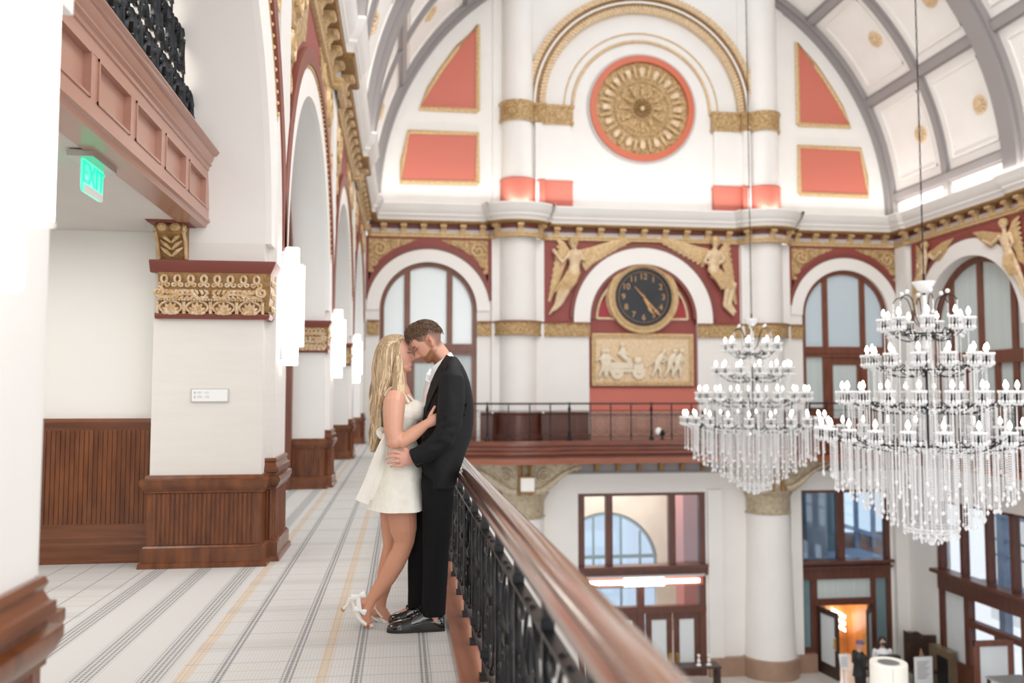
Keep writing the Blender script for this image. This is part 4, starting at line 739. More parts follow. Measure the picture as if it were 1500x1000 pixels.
# railing of the far balcony and of the balcony along the right wall
def balcony_rail(P_, lab, step):
    o = root('balcony_railing', (P_[0][0], P_[0][1], 0.12), lab, 'railing', 'far balcony railings')
    q = MB(); pts = [V((x, y, 1.10)) for x, y in P_]; q.tube(pts, 0.035, 8, flat=(V((0, 0, 1)), 0.8)); new('handrail', q, m_dkwood, o)
    q = MB()
    for z in (0.16, 0.90): q.tube([V((x, y, z)) for x, y in P_], 0.009, 5)
    new('rails', q, m_ironth, o); L = [0]
    for a, c_ in zip(P_, P_[1:]): L.append(L[-1]+(V(c_)-V(a)).length)
    n = int(L[-1]/step); pp = MB()
    def at(d):
        for i in range(len(L)-1):
            if d <= L[i+1] or i == len(L)-2: t = (d-L[i])/(L[i+1]-L[i]); a, c_ = V(P_[i]), V(P_[i+1]); return a+(c_-a)*t, math.atan2((c_-a).y, (c_-a).x)
    pmm = MB()
    fl = (V((0, 1, 0)), 1.0); c = step/2
    for r_, k in ((0.24, 1.0), (0.17, 1.0)): pmm.tube([V((c+r_*sin(a), 0, 0.53+0.32*k*cos(a)*r_/0.24)) for a in [2*PI*i/24 for i in range(25)]], 0.005, 4)
    for s_ in (-1, 1):
        for z in (0.3, 0.76): pmm.tube(spiral(V((c+s_*0.2, 0, z)), (s_, 0, 0), (0, 0, 1), 0.07, 1.3), 0.004, 4)
    pme = pmm.mesh('scroll_panel'); pme.materials.append(m_ironth)
    qq = MB().box(-0.014, 0.014, -0.014, 0.014, 0.0, 1.08); qq.ball((0, 0, 0.94), 0.03, 6).ball((0, 0, 0.16), 0.035, 6); qme = qq.mesh('post'); qme.materials.append(m_iron)
    q3 = MB().box(-0.022, 0.022, -0.022, 0.022, 0.0, 1.09).lathe([(0.0, 0.0), (0.07, 0), (0.075, 0.06), (0.03, 0.12), (0.045, 0.2), (0.025, 0.3), (0.03, 0.8), (0.05, 0.9), (0.02, 0.98)], (0, 0, 0), 8); q3m = q3.mesh('post'); q3m.materials.append(m_iron)
    for i in range(n+1):
        (x, y), a = at(step*i); x2 = new('post', q3m if i % 4 == 3 else qme, None, o, loc=(x-P_[0][0], y-P_[0][1], -0.07)); x2.rotation_euler = (0, 0, a)
        if i < n: x3 = new('scroll_panel', pme, None, o, loc=(x-P_[0][0], y-P_[0][1], -0.12)); x3.rotation_euler = (0, 0, a)
balcony_rail([(0.6, 23.98), (2.3, 23.94), (2.7, 23.80), (3.4, 23.72), (4.2, 23.80), (4.6, 23.94), (10.0, 23.94), (10.3, 23.80), (11.1, 23.72), (11.8, 23.80), (12.2, 23.94), (14.2, 23.98)], 'thin dark iron railing of the far balcony under the clock', 0.60)
balcony_rail([(14.22, 23.9), (14.22, 13.5)], 'dark railing of the right-hand balcony behind the larger chandelier', 0.62)
for i_, px in enumerate((966, 1100)):
    p = PY(px, 632, 24.0); o = root('spotlight', (p.x, 24.02, 0.05), ('dim' if i_ == 0 else 'brightly lit')+' small spotlight on the far balcony floor, %s' % ('below the relief panel' if i_ == 0 else 'beside the smaller chandelier'), 'spotlight', 'balcony spotlights')
    new('lamp_body', MB().tube([V((p.x+0.12, 24.05, 0.22)), V((p.x-0.02, 23.98, p.z+0.02))], 0.09, 10).tube([V((p.x+0.1, 24.05, 0.06)), V((p.x+0.1, 24.05, 0.2))], 0.03, 6).box(p.x+0.02, p.x+0.18, 24, 24.1, 0.05, 0.07), m_black, o); new('lamp_face', MB().ball((p.x-0.04, 23.97, p.z+0.02), 0.11, 10, (1, 0.6, 1)), m_trackl if i_ else m_cream, o)
# ------------------------------------------------------------------ clock
ck = root('wall_clock', (7.25, 24.85, 4.3), 'large black wall clock with gilt numerals and gilt rope frame', 'clock'); CF = Fr((7.25, 25, 4.3), (1, 0, 0), (0, -1, 0))
q = MB().farc(CF, 0, 0, 0.86, 1.10, -0.16, 0.02, 0, 2*PI, 48)
for i in range(72): t = 2*PI*i/72; q.ball(CF.p(0.95*cos(t), 0.95*sin(t), 0.02), 0.05, 6); q.ball(CF.p(1.06*cos(t+.04), 1.06*sin(t+.04), 0.02), 0.03, 5)
new('rope_frame', q, m_gold, ck)
m_face = M('glossy_black_dial', (0.006, 0.006, 0.008), 0.10, coat=0.35); fc = new('dial', MB().fprism(CF, [(0.87*cos(2*PI*i/48), 0.87*sin(2*PI*i/48)) for i in range(48)], -0.1, 0.0), m_face, ck)
new('dial_rim', MB().farc(CF, 0, 0, 0.81, 0.88, 0.0, 0.05, 0, 2*PI, 48), m_black, ck)
m_num = M('gilt_numerals', (0.50, 0.28, 0.12), 0.4, 0.4)
for h in range(1, 13): a = 2*PI*h/12; ftext(str(h), 0.25, CF.p(0.62*sin(a), 0.62*cos(a), 0.012), (1, 0, 0), (0, 0, 1), m_num, 'numeral', ck, 0.004)
q = MB()
for i in range(60): a = 2*PI*i/60; q.bar(CF.p(0.755*sin(a), 0.755*cos(a), 0.01), CF.p(0.79*sin(a), 0.79*cos(a), 0.01), 0.02, 0.02)
new('minute_track', q, m_num, ck)
def hand(a, L, back_, w_, nm): d = V((sin(a), 0, cos(a))); c = CF.p(0, 0, 0.04); new(nm, MB().tube([c-d*back_, c, c+d*L*0.6, c+d*L*0.72, c+d*L], [w_*0.4, w_, w_*0.8, w_*1.6, 0.01], 6, flat=(V((0, 1, 0)), 0.3)), m_num, ck)
hand(math.radians(152), 0.56, 0.1, 0.045, 'hour_hand'); hand(math.radians(138), 0.78, 0.42, 0.03, 'minute_hand'); new('hub', MB().ball(CF.p(0, 0, 0.05), 0.05, 8), m_num, ck)
# ------------------------------------------------------------------ rose medallion
rs = root('rose_medallion', (7.25, 24.95, 10.1), 'large round gilded rose medallion in an orange ring high on the far wall', 'medallion'); RF = Fr((7.25, 25, 10.1), (1, 0, 0), (0, -1, 0))
new('outer_ring', MB().farc(RF, 0, 0, 1.45, 1.64, 0, 0.13, 0, 2*PI, 56), M('orange_red_ring', (0.56, 0.13, 0.06), 0.45), rs); new('dark_rim', MB().farc(RF, 0, 0, 1.62, 1.72, 0, 0.06, 0, 2*PI, 56), m_riblt, rs)
new('disc', MB().fprism(RF, [(1.46*cos(2*PI*i/48), 1.46*sin(2*PI*i/48)) for i in range(48)], 0, 0.03), m_goldrel, rs)
q = MB(); q2 = MB()
for i in range(16):
    a = 2*PI*i/16
    d = V((cos(a), 0, sin(a))); new('petal', MB().tube([RF.p(0, 0, 0.04)+d*0.98, RF.p(0, 0, 0.1)+d*1.1, RF.p(0, 0, 0.08)+d*1.22, RF.p(0, 0, 0.04)+d*1.30], [0.05, 0.09, 0.1, 0.03], 8, flat=(V((0, 1, 0)), 0.5)), m_goldpale, rs)
    a += PI/16; d = V((cos(a), 0, sin(a))); q2.tube([RF.p(0, 0, 0.04)+d*0.95, RF.p(0, 0, 0.08)+d*1.15, RF.p(0, 0, 0.04)+d*1.38], [0.03, 0.06, 0.03], 6); q2.ball(RF.p(0, 0, 0.04)+d*1.33, 0.06, 6)
for i in range(56): a = 2*PI*i/56; q2.ball(RF.p(0.85*cos(a), 0.85*sin(a), 0.05), 0.04, 6)
for i in range(12):
    a = 2*PI*i/12; d = V((cos(a), 0, sin(a))); q2.ball(RF.p(0, 0, 0.05)+d*0.70, 0.06, 6); q2.tube([RF.p(0, 0, 0.05)+d*0.38, RF.p(0, 0, 0.10)+d*0.52, RF.p(0, 0, 0.04)+d*0.64], [0.03, 0.075, 0.03], 6)
for i in range(22): a = 2*PI*i/22; q2.ball(RF.p(0.33*cos(a), 0.33*sin(a), 0.06), 0.042, 6)
new('beads_and_leaves', q2, m_gold, rs); q = MB().ball(RF.p(0, 0, 0.08), 0.075, 10)
new('boss', q, m_goldpale, rs); q = MB()
for i in range(14): a = 2*PI*i/14; q.tube([RF.p(0.09*cos(a), 0.09*sin(a), 0.04), RF.p(0.27*cos(a), 0.27*sin(a), 0.07)], [0.02, 0.04], 5)
new('inner_petals', q, m_goldbrown, rs)
# rosettes of the vault coffers
rq = MB().lathe([(0.0, 0.10), (0.05, 0.09), (0.07, 0.05), (0.12, 0.055), (0.14, 0.03), (0.22, 0.035), (0.25, 0.02), (0.27, 0)], (0, 0, 0), 20)
for i in range(12): a = 2*PI*i/12; rq.tube([V((0.1*cos(a), 0.1*sin(a), 0.05)), V((0.18*cos(a), 0.18*sin(a), 0.06)), V((0.25*cos(a), 0.25*sin(a), 0.02))], [0.02, 0.035, 0.015], 5)
rqm = rq.mesh('ceiling_rosette'); rqm.materials.append(m_goldpale)
hw = ('low', 'high'); 
for side in (0, 1):
    for yi, y in enumerate((23.0, 20.4, 17.4, 14.8)):
        for ti, t in enumerate((0.257, 0.64)):
            th = t if side == 0 else PI-t; o = new('ceiling_rosette', rqm, None, loc=(VC[0]+RV*cos(th), y, VC[1]+RV*sin(th))); o.rotation_euler = (0, -(PI/2+th), 0); o.rotation_euler = V((0, 0, 1)).rotation_difference(V((-cos(th), 0, -sin(th)))).to_euler()
            tag(o, 'gilt rosette in the %s row of %s vault coffers, %s from the end wall' % (('lower', 'upper')[ti], ('right', 'left')[side], ('first', 'second', 'third', 'fourth')[yi]), 'rosette', 'gilt rosettes of the vault coffers')
# ------------------------------------------------------------------ winged reliefs and spandrel ornaments
def relief(F, J, name, lab, cat='relief', group=None, sc=1.0, wings=True, dep=0.10, mats=(None, None)):
    """J maps joints to (u,z) on the wall frame"""
    o = root(name, F.p(*J['hip'], 0.05), lab, cat, group); N = F.n; fl = None
    P3 = lambda k, d=dep: F.p(J[k][0], J[k][1], d)
    q = MB(); s = sc
    q.ball(P3('head', dep+0.03), 0.115*s, 10, (0.85, 0.85, 1.15))
    q.tube([P3('neck'), P3('chest', dep+0.03), P3('waist', dep+0.02), P3('hip', dep+0.02)], [0.06*s, 0.17*s, 0.125*s, 0.16*s], 10, flat=(N, 0.6))
    q.tube([P3('neck'), P3('head')], [0.055*s, 0.06*s], 8)
    for a in ('L', 'R'):
        q.tube([P3('sh'+a), P3('el'+a, dep+0.04), P3('ha'+a, dep+0.03)], [0.065*s, 0.055*s, 0.04*s], 8); q.ball(P3('ha'+a, dep+0.03), 0.055*s, 6); q.ball(P3('sh'+a), 0.075*s, 8)
        q.tube([P3('hip', dep), P3('kn'+a, dep+0.05), P3('an'+a, dep)], [0.125*s, 0.085*s, 0.05*s], 8, flat=(N, 0.8)); q.tube([P3('an'+a, dep), P3('to'+a, dep)], [0.05*s, 0.03*s], 6)
    new('body', remesh(q, 'body', 0.024*s, 2), mats[0] or m_goldpale, o)
    q = MB().ball(P3('head', dep+0.015)+V((0, 0, 0.03*s)), 0.13*s, 8); new('hair', q, m_gold, o)
    if wings:
        for w_ in ('W1', 'W2'):
            q = MB(); base, tip, low_ = [V((*x, 0)) for x in J[w_]]; n = 11
            for i in range(n):
                t = i/(n-1); e = tip*(1-t)+low_*t; bb = base+(low_-base)*0.25*t; mid = (bb+e)/2+(tip-base)*0.10*(1-t); dd = 0.03+0.04*(1-t)
                q.tube([F.p(bb.x, bb.y, dd), F.p(mid.x, mid.y, dd+0.03), F.p(e.x, e.y, dd-0.01)], [0.05*s, 0.085*s, 0.03*s], 6, flat=(N, 0.4))
            for i in range(8):
                t = i/7; e = base+(tip-base)*0.55*(1-t)+(low_-base)*0.45*t; q.tube([F.p(base.x, base.y, 0.07), F.p(e.x, e.y, 0.08)], [0.07*s, 0.05*s], 6, flat=(N, 0.5))
            new('wing', q, mats[1] or m_gold, o)
        q = MB(); h = V((*J['hip'], 0)); kn = V((*J['knL'], 0))
        for i in range(6): a = h+(V((*J['waist'], 0))-h)*0.3+V((0.05*(i-2.5)*s, 0, 0)); e = kn+V((0.06*(i-2.5)*s, -0.06*s, 0)); q.tube([F.p(a.x, a.y, dep+0.06), F.p((a.x+e.x)/2+0.03*s, (a.y+e.y)/2, dep+0.12), F.p(e.x, e.y, dep+0.08)], [0.04*s, 0.055*s, 0.03*s], 6)
        new('drapery', q, m_gold, o)
    return o
def zp(x, y): p = PY(760+x/3.847, 300+y/3.847, 25); return (p.x, p.z)
JL = {k: zp(*v) for k, v in dict(head=(302, 222), neck=(308, 255), chest=(312, 285), waist=(308, 345), hip=(300, 395), shL=(280, 275), elL=(238, 330), haL=(192, 262), shR=(335, 275), elR=(368, 322), haR=(338, 268), knL=(230, 480), anL=(205, 565), toL=(165, 622), knR=(262, 490), anR=(232, 560), toR=(195, 600)).items()}
JL['W1'] = [zp(275, 260), zp(215, 200), zp(168, 545)]; JL['W2'] = [zp(345, 270), zp(655, 188), zp(390, 385)]
relief(FB, JL, 'angel_relief', 'winged gilt figure with raised hand, left of the clock arch', group='winged reliefs on the far wall', sc=1.3, dep=0.13)
JR = {k: zp(*v) for k, v in dict(head=(1098, 215), neck=(1095, 250), chest=(1092, 285), waist=(1090, 335), hip=(1085, 385), shL=(1062, 275), elL=(1032, 330), haL=(1100, 335), shR=(1125, 275), elR=(1150, 315), haR=(1095, 345), knL=(1165, 465), anL=(1150, 570), toL=(1205, 628), knR=(1200, 455), anR=(1180, 560), toR=(1215, 610)).items()}
JR['W1'] = [zp(1062, 265), zp(755, 188), zp(1030, 350)]; JR['W2'] = [zp(1130, 270), zp(1185, 210), zp(1222, 560)]
relief(FB, JR, 'angel_relief', 'winged gilt figure in a cap, right of the clock arch', group='winged reliefs on the far wall', sc=1.3, dep=0.13)
def right_angel(y, s_, lab):
    J = {k: (y+s_*a, b) for k, (a, b) in dict(head=(0, 5.75), neck=(0, 5.55), chest=(0.03, 5.4), waist=(0.1, 5.1), hip=(0.2, 4.85), shL=(-0.18, 5.45), elL=(-0.45, 5.3), haL=(-0.75, 5.45), shR=(0.2, 5.45), elR=(0.35, 5.2), haR=(0.15, 5.05), knL=(0.4, 4.45), anL=(0.55, 4.0), toL=(0.62, 3.8), knR=(0.5, 4.5), anR=(0.62, 4.1), toR=(0.7, 3.9)).items()}
    J['W1'] = [(y-s_*0.15, 5.5), (y-s_*1.25, 5.75), (y-s_*0.7, 5.2)]; J['W2'] = [(y+s_*0.15, 5.5), (y+s_*0.5, 5.85), (y+s_*0.65, 4.4)]
    relief(FR, J, 'angel_relief', lab, group='winged reliefs on the right wall')
right_angel(23.35, 1, 'winged gilt figure on the right wall behind the larger chandelier chain'); right_angel(19.55+0.45, -1, 'winged gilt figure at the top right edge, over the right wall arch')
def corner_orn(F, c, s_, lab, R0=1.95, zc=3.82, zt=5.9, half=1.74):
    o = root('spandrel_ornament', F.p(c+s_*half, zt-0.3, 0.03), lab, 'ornament', 'gilt spandrel ornaments'); q = MB()
    P_ = [(c+s_*(half), zt), (c+s_*0.35, zt)]+[(c+s_*(R0+0.10)*sin(t), zc+(R0+0.10)*cos(t)) for t in [0.30+0.72*i/8 for i in range(9)]]+[(c+s_*half, 4.62)]
    P_ = [(u, min(z, zt)) for u, z in P_]; new('ground', MB().fprism(F, P_, 0.02, 0.035), m_goldrel, o)
    for (u, z, r, a) in ((half-0.30, zt-0.32, 0.24, 0), (half-0.72, zt-0.17, 0.13, 1), (half-1.0, zt-0.1, 0.08, 2), (half-0.14, zt-0.70, 0.11, 2.5), (half-0.08, zt-0.95, 0.06, 1)):
        q.tube(spiral(F.p(c+s_*u, z, 0.05), F.u*s_, (0, 0, 1), r, 1.6, a), r*0.16+0.008, 6)
        for j in range(5): a2 = 2*PI*j/5; q.ball(F.p(c+s_*u+r*0.5*cos(a2), z+r*0.5*sin(a2), 0.05), r*0.2, 5)
    new('scrollwork', q, m_gold, o)
for c, nm in ((0.77, 'left'), (13.73, 'right')):
    for s_ in (-1, 1): corner_orn(FB, c, s_, 'gilt scroll ornament in the upper %s corner over the %s arched window' % ('left' if s_ < 0 else 'right', nm))
# gilt foliage in the spandrels of the left arcade
for k in range(0, 4):
    for s_ in (-1, 1):
        ucx = (YK[k]+0.85+YK[k+1]-0.2)/2; o = root('arcade_ornament', FL.p(ucx+s_*1.9, 5.5, 0.03), 'gilt leaf carving on the %s side of the %s arcade arch' % ('near' if s_ < 0 else 'far', ('nearest, passage-spanning', 'second, beyond the plaque pier', 'third, narrow and distant', 'last, beside the clock wall')[k]), 'ornament', 'gilt arcade spandrels'); q = MB()
        gp = [(s_*2.55, 5.92), (s_*0.7, 5.92)]+[(s_*2.86*sin(t), 2.6+2.86*cos(t)) for t in [0.35+0.72*i/8 for i in range(9)]]+[(s_*2.55, 4.0)]
        new('ground', MB().fprism(FL, [(ucx+u, min(z, 5.92)) for u, z in gp], 0.015, 0.035), m_goldrel, o)
        for (u, z, r, a) in ((1.85, 5.45, 0.34, 0), (2.2, 4.75, 0.2, 1), (1.2, 5.72, 0.15, 2), (2.35, 4.3, 0.12, 0), (2.25, 5.75, 0.13, 2)):
            q.tube(spiral(FL.p(ucx+s_*u, z, 0.04), FL.u*s_, (0, 0, 1), r, 1.6, a), r*0.13+0.01, 6)
            for j in range(6): a2 = 2*PI*j/6; q.ball(FL.p(ucx+s_*u+r*0.55*cos(a2), z+r*0.55*sin(a2), 0.04), r*0.16, 5)
        new('scrollwork', q, m_gold, o)
# carved panel below the clock
pn = root('relief_panel', (7.25, 24.84, 2.4), 'carved cream and gold panel of figures hauling a wagon below the clock', 'relief'); a0, z0, z1 = 5.66, 1.62, 3.2; a1 = 8.82; PF = Fr((0, 25.16, 0), (1, 0, 0), (0, -1, 0))
new('ground', MB().fbox(PF, a0, a1, z0, z1, 0, 0.06), m_goldpale, pn); q = MB()
for (u0, u1, y0_, y1_) in ((a0, a1, z0, z0+0.13), (a0, a1, z1-0.13, z1), (a0, a0+0.13, z0, z1), (a1-0.13, a1, z0, z1)): q.fbox(PF, u0, u1, y0_, y1_, 0.06, 0.10)
for i in range(44):
    for z in (z0+0.065, z1-0.065): q.ball(PF.p(a0+0.06+(a1-a0-0.12)*i/43, z, 0.1), 0.036, 5)
for i in range(20):
    for u in (a0+0.065, a1-0.065): q.ball(PF.p(u, z0+0.1+(z1-z0-0.2)*i/19, 0.1), 0.036, 5)
new('beaded_border', q, m_gold, pn)
def ip(x, y): p = PY(860+x/9.09, 480+y/9.09, 25.1); return (p.x, p.z)
m_ivory = M('ivory_relief', (0.74, 0.64, 0.49), 0.55)
q = MB()
for x in (390, 680):
    c = ip(x, 600); q.farc(PF, c[0], c[1], 0.05, 0.19, 0.06, 0.15, 0, 2*PI, 20); q.ball(PF.p(*c, 0.14), 0.06, 8)
    for j in range(6): a = PI*j/3; q.bar(PF.p(*c, 0.14), PF.p(c[0]+0.15*cos(a), c[1]+0.15*sin(a), 0.14), 0.03, 0.03)
A = ip(300, 440); B = ip(600, 540); q.fbox(PF, A[0], B[0], B[1], A[1]-0.05, 0.06, 0.16); A = ip(280, 540); B = ip(770, 590); q.fbox(PF, A[0], B[0], B[1]-0.0, A[1], 0.06, 0.13); A = ip(610, 480); B = ip(740, 540); q.fbox(PF, A[0], B[0], B[1], A[1], 0.06, 0.14)
new('wagon', q, m_ivory, pn)
def small_fig(x, lean, seat=False, h=1.0, dx=1):
    q = MB(); W_ = lambda a, b, d=0.13: PF.p(*ip(x+a*dx, b), d)
    if seat: pts = dict(hd=(10, 235), nk=(12, 270), wa=(35, 400), k1=(110, 430), f1=(120, 520), k2=(90, 450), f2=(95, 530), e1=(-50, 340), h1=(10, 390), e2=(60, 340), h2=(110, 370))
    else: pts = dict(hd=(lean, 315-20*(h-1)), nk=(lean*0.85, 355), wa=(0, 470), k1=(-20, 560), f1=(-70, 655), k2=(45, 565), f2=(40, 660), e1=(lean-50, 410), h1=(lean-110, 440), e2=(lean+30, 420), h2=(lean-10, 470))
    g = {k: W_(*v) for k, v in pts.items()}
    q.ball(g['hd'], 0.085, 8); q.tube([g['nk'], (g['nk']+g['wa'])/2, g['wa']], [0.08, 0.12, 0.1], 8, flat=(V((0, 1, 0)), 0.6))
    for n_ in '12': q.tube([g['wa'], g['k'+n_], g['f'+n_]], [0.08, 0.06, 0.035], 7); q.tube([g['nk']-V((0, 0, 0.06)), g['e'+n_], g['h'+n_]], [0.05, 0.042, 0.03], 7)
    new('carved_figure', remesh(q, 'carved_figure', 0.02, 1), m_ivory, pn)
small_fig(215, 0); small_fig(275, 10, dx=-1); small_fig(450, 0, True); small_fig(920, 95); small_fig(1090, 75); small_fig(1190, 60, h=1.3)
new('figure_with_bundle', MB().ball(PF.p(*ip(670, 440), 0.12), 0.13, 8, (1, 0.6, 0.9)).ball(PF.p(*ip(640, 400), 0.12), 0.06, 6), m_ivory, pn); q = MB().tube([PF.p(*ip(770, 520), 0.12), PF.p(*ip(1000, 370), 0.16)], 0.025, 6); new('rope', q, m_ivory, pn)
# round white detector high on the arcade soffit
o = new('smoke_detector', MB().lathe([(0, 0), (0.06, 0), (0.07, 0.02), (0.05, 0.05), (0, 0.055)], (0, 0, 0), 16), m_cream, loc=(-1.62, 9.5, 3.6)); o.rotation_euler = (0, PI/2, 0); tag(o, 'small round white detector inside the second arcade arch', 'detector')
# tall columns of the far wall (upper storey)
for i_, c in enumerate((3.4, 11.1)):
    o = root('column', (c, 25, 0.85), ('white round half column left of the clock, above the balcony', 'white round half column right of the clock, above the balcony')[i_], 'column', 'half columns beside the clock')
    new('shaft', MB().lathe([(0.60, 0.8), (0.60, 3.1), (0.60, 3.5), (0.60, 6.05)], (c, 25.14, 0), 24, PI, 2*PI), m_white, o); new('side_strip', MB().fbox(FB, c-0.78, c+0.78, 0.8, 5.97, 0, 0.10), m_white, o)
# ------------------------------------------------------------------ chandeliers (local: root on the axis at height 0)
TIERS = [(0.54, 2.46, 9), (0.76, 1.96, 13), (1.10, 1.45, 18), (1.41, 0.94, 22)]
def strand(L, drop=True, r=0.0125):
    q = MB(); n = max(2, int(L/0.031))
    for i in range(n): q.octa((0, 0, -0.031*(i+0.5)), r*1.12, 0.0158)
    if drop: z = -0.031*n; q.add([V((0, 0, z)), V((0.026, 0, z-0.05)), V((0, 0.026, z-0.05)), V((-0.026, 0, z-0.05)), V((0, -0.026, z-0.05)), V((0, 0, z-0.085))], [(0, 1, 2), (0, 2, 3), (0, 3, 4), (0, 4, 1), (5, 2, 1), (5, 3, 2), (5, 4, 3), (5, 1, 4)])
    return q
CH_LOC = (7.25, 11.05, 0)
ch = root('chandelier', CH_LOC, 'larger nearer crystal chandelier with four tiers of lit candle bulbs at right', 'chandelier', 'crystal chandeliers')
def chn(name, mb, mat, loc=(0, 0, 0), par=None): return new(name, mb, mat, par or ch, loc=loc)
q = MB()
for i in range(90):
    z = 3.0+0.09*i; q.tube([V((0.012*sin(a)*(i % 2), 0.012*sin(a)*((i+1) % 2), z+0.045+0.055*cos(a))) for a in [2*PI*j/6 for j in range(7)]], 0.005, 4)
q.tube([V((0, 0, 11.0)), V((0, 0, 15.2))], 0.012, 5)
chn('chain', q, m_iron); chn('stem', MB().tube([V((0, 0, 0.45)), V((0, 0, 3.05))], 0.018, 8), m_iron)
chn('crystal_bowl', MB().lathe([(0.02, 2.78), (0.09, 2.82), (0.15, 2.92), (0.16, 2.94), (0.13, 2.94), (0.08, 2.86), (0.02, 2.82)], n=16), m_crystal)
chn('stem_glass', MB().lathe([(0.03, 1.95), (0.06, 2.0), (0.035, 2.2), (0.05, 2.4), (0.03, 2.6), (0.03, 2.75)], n=12), m_crystal)
# curved crown hooks with drops
for i in range(6):
    a = 2*PI*i/6+0.2; d = V((cos(a), sin(a), 0)); hk = chn('crown_hook', MB().tube(bez(d*0.03+V((0, 0, 2.3)), d*0.25+V((0, 0, 2.35)), d*0.1+V((0, 0, 2.85)), d*0.38+V((0, 0, 2.72)), 12)+[d*0.42+V((0, 0, 2.66))], 0.007, 5), m_iron)
    chn('drop', strand(0.14), m_crystal, d*0.42+V((0, 0, 2.66))); q = MB().ball((0, 0, 0), 0.032, 8); chn('crystal_ball', q, m_crystal, d*0.30+V((0, 0, 2.79)))
bq = MB().lathe([(0.012, 0.0), (0.025, 0.018), (0.028, 0.038), (0.019, 0.07), (0.006, 0.10), (0, 0.104)], n=10).mesh('bulb'); bq.materials.append(m_bulb)
cq = MB().lathe([(0.018, -0.07), (0.018, 0.0), (0, 0.0)], n=8).mesh('candle'); cq.materials.append(m_cream)
kq = MB().lathe([(0.0, -0.065), (0.03, -0.075), (0.08, -0.045), (0.086, -0.035), (0.03, -0.055)], n=12)
for i in range(12):
    a = 2*PI*i/12
    kq.octa((0.084*cos(a), 0.084*sin(a), -0.055), 0.021, 0.021)
    for j in range(3): kq.octa((0.08*cos(a), 0.08*sin(a), -0.085-0.022*j), 0.010, 0.012)
    kq.octa((0.08*cos(a), 0.08*sin(a), -0.175), 0.021, 0.036)
    kq.octa((0.05*cos(a+.26), 0.05*sin(a+.26), -0.205), 0.012, 0.03); kq.octa((0.088*cos(a+.26), 0.088*sin(a+.26), -0.045), 0.016)
kq = kq.mesh('bobeche'); kq.materials.append(m_crystal)
strands = []; strand_swags = []
for ti, (r, zb, n) in enumerate(TIERS):
    for i in range(n):
        a = 2*PI*(i+0.3*ti)/n; a2 = a+2*PI/n; sw = MB()
        for j in range(1, 8): t_ = j/8; aa = a+(a2-a)*t_; rw = r*(1-0.1*sin(PI*t_)); sw.octa((rw*cos(aa), rw*sin(aa), zb-0.14-0.16*sin(PI*t_)), 0.015)
        strand_swags.append(sw)
    chn('tier_ring', MB().tube([V((r*0.55*cos(2*PI*i/24), r*0.55*sin(2*PI*i/24), zb-0.26)) for i in range(25)], 0.014, 6).tube([V((0.14*cos(2*PI*i/12), 0.14*sin(2*PI*i/12), zb-0.28)) for i in range(13)], 0.016, 6), m_iron)
    am = MB().lathe([(0.02, zb-0.20), (0.03, zb-0.16), (0.018, zb-0.09), (0.03, zb-0.075)], (r, 0, 0), 8).tube(bez((0.1, 0, zb-0.28), (r*0.35, 0, zb-0.42), (r*0.75, 0, zb-0.36), (r, 0, zb-0.08), 10), 0.0075, 5).tube(bez((r*0.55, 0, zb-0.27), (r*0.62, 0, zb-0.15), (r*0.7, 0, zb-0.18), (r*0.78, 0, zb-0.26), 6), 0.008, 5).mesh('arm'); am.materials.append(m_iron)
    for i in range(n):
        a = 2*PI*(i+0.3*ti)/n; p = (r*cos(a), r*sin(a), zb)
        o = new('arm', am, None, ch, loc=(0, 0, 0)); o.rotation_euler = (0, 0, a)
        new('bulb', bq, None, ch, loc=p); new('candle', cq, None, ch, loc=p); new('bobeche', kq, None, ch, loc=p)
        L = (0.44, 0.46, 0.46, 0.48)[ti]; strands.append((p[0]*0.985, p[1]*0.985, zb-0.18, L, 0))
        if ti > 0: a2 = a+PI/n; strands.append((r*0.8*cos(a2), r*0.8*sin(a2), zb-0.2, L+0.12, 1)); strands.append((r*0.9*cos(a2), r*0.9*sin(a2), zb-0.15, L+0.05, 1))
for (rr, z0, z1, n) in ((1.22, 0.70, 0.10, 40), (1.02, 0.68, -0.02, 38), (0.84, 0.66, -0.14, 34), (0.66, 0.66, -0.27, 30), (0.50, 0.66, -0.36, 26), (0.34, 0.66, -0.48, 22), (0.22, 0.66, -0.54, 16), (0.12, 0.66, -0.57, 9), (0.95, 1.2, 0.66, 26), (0.75, 1.2, 0.66, 26), (0.55, 1.2, 0.66, 22), (0.36, 1.2, 0.66, 16), (0.2, 1.2, 0.66, 12), (0.62, 1.72, 1.2, 18), (0.46, 1.72, 1.2, 16), (0.25, 1.72, 1.2, 12), (0.40, 2.22, 1.72, 12), (0.22, 2.22, 1.72, 10)):
    for i in range(n): a = 2*PI*(i+0.37*rr)/n; strands.append((rr*cos(a), rr*sin(a), z0, z0-z1+0.05*R_.random(), 2))
strands.sort(key=lambda s: -s[3]*(1.0 if s[4] else 1.0)); strands.sort(key=lambda s: s[1])
meshes = {}; rest = MB()
for sw in strand_swags: rest.add(sw.v, sw.f)
for i, (x, y, z, L, kd) in enumerate(strands):
    if i < 100:
        key = round(L, 1)
        if key not in meshes: meshes[key] = strand(max(0.2, key)).mesh('crystal_strand'); meshes[key].materials.append(m_crystal)
        new('crystal_strand', meshes[key], None, ch, loc=(x, y, z))
    else:
        t = strand(L); rest.add([V(v)+V((x, y, z)) for v in t.v], t.f)
tag(chn('crystal_strands', rest, m_crystal), kind='stuff')
for r_, z_ in ((0.34, -0.50), (0.22, -0.58), (0.34, -0.46)): 
    q = MB()
    for i in range(int(60*r_/0.3)): a = 2*PI*i/int(60*r_/0.3); q.octa((r_*cos(a), r_*sin(a), z_), 0.02)
    chn('bead_ring', q, m_crystal)
chn('bottom_drop', MB().ball((0, 0, -0.66), 0.05, 8).octa((0, 0, -0.6), 0.03), m_crystal)
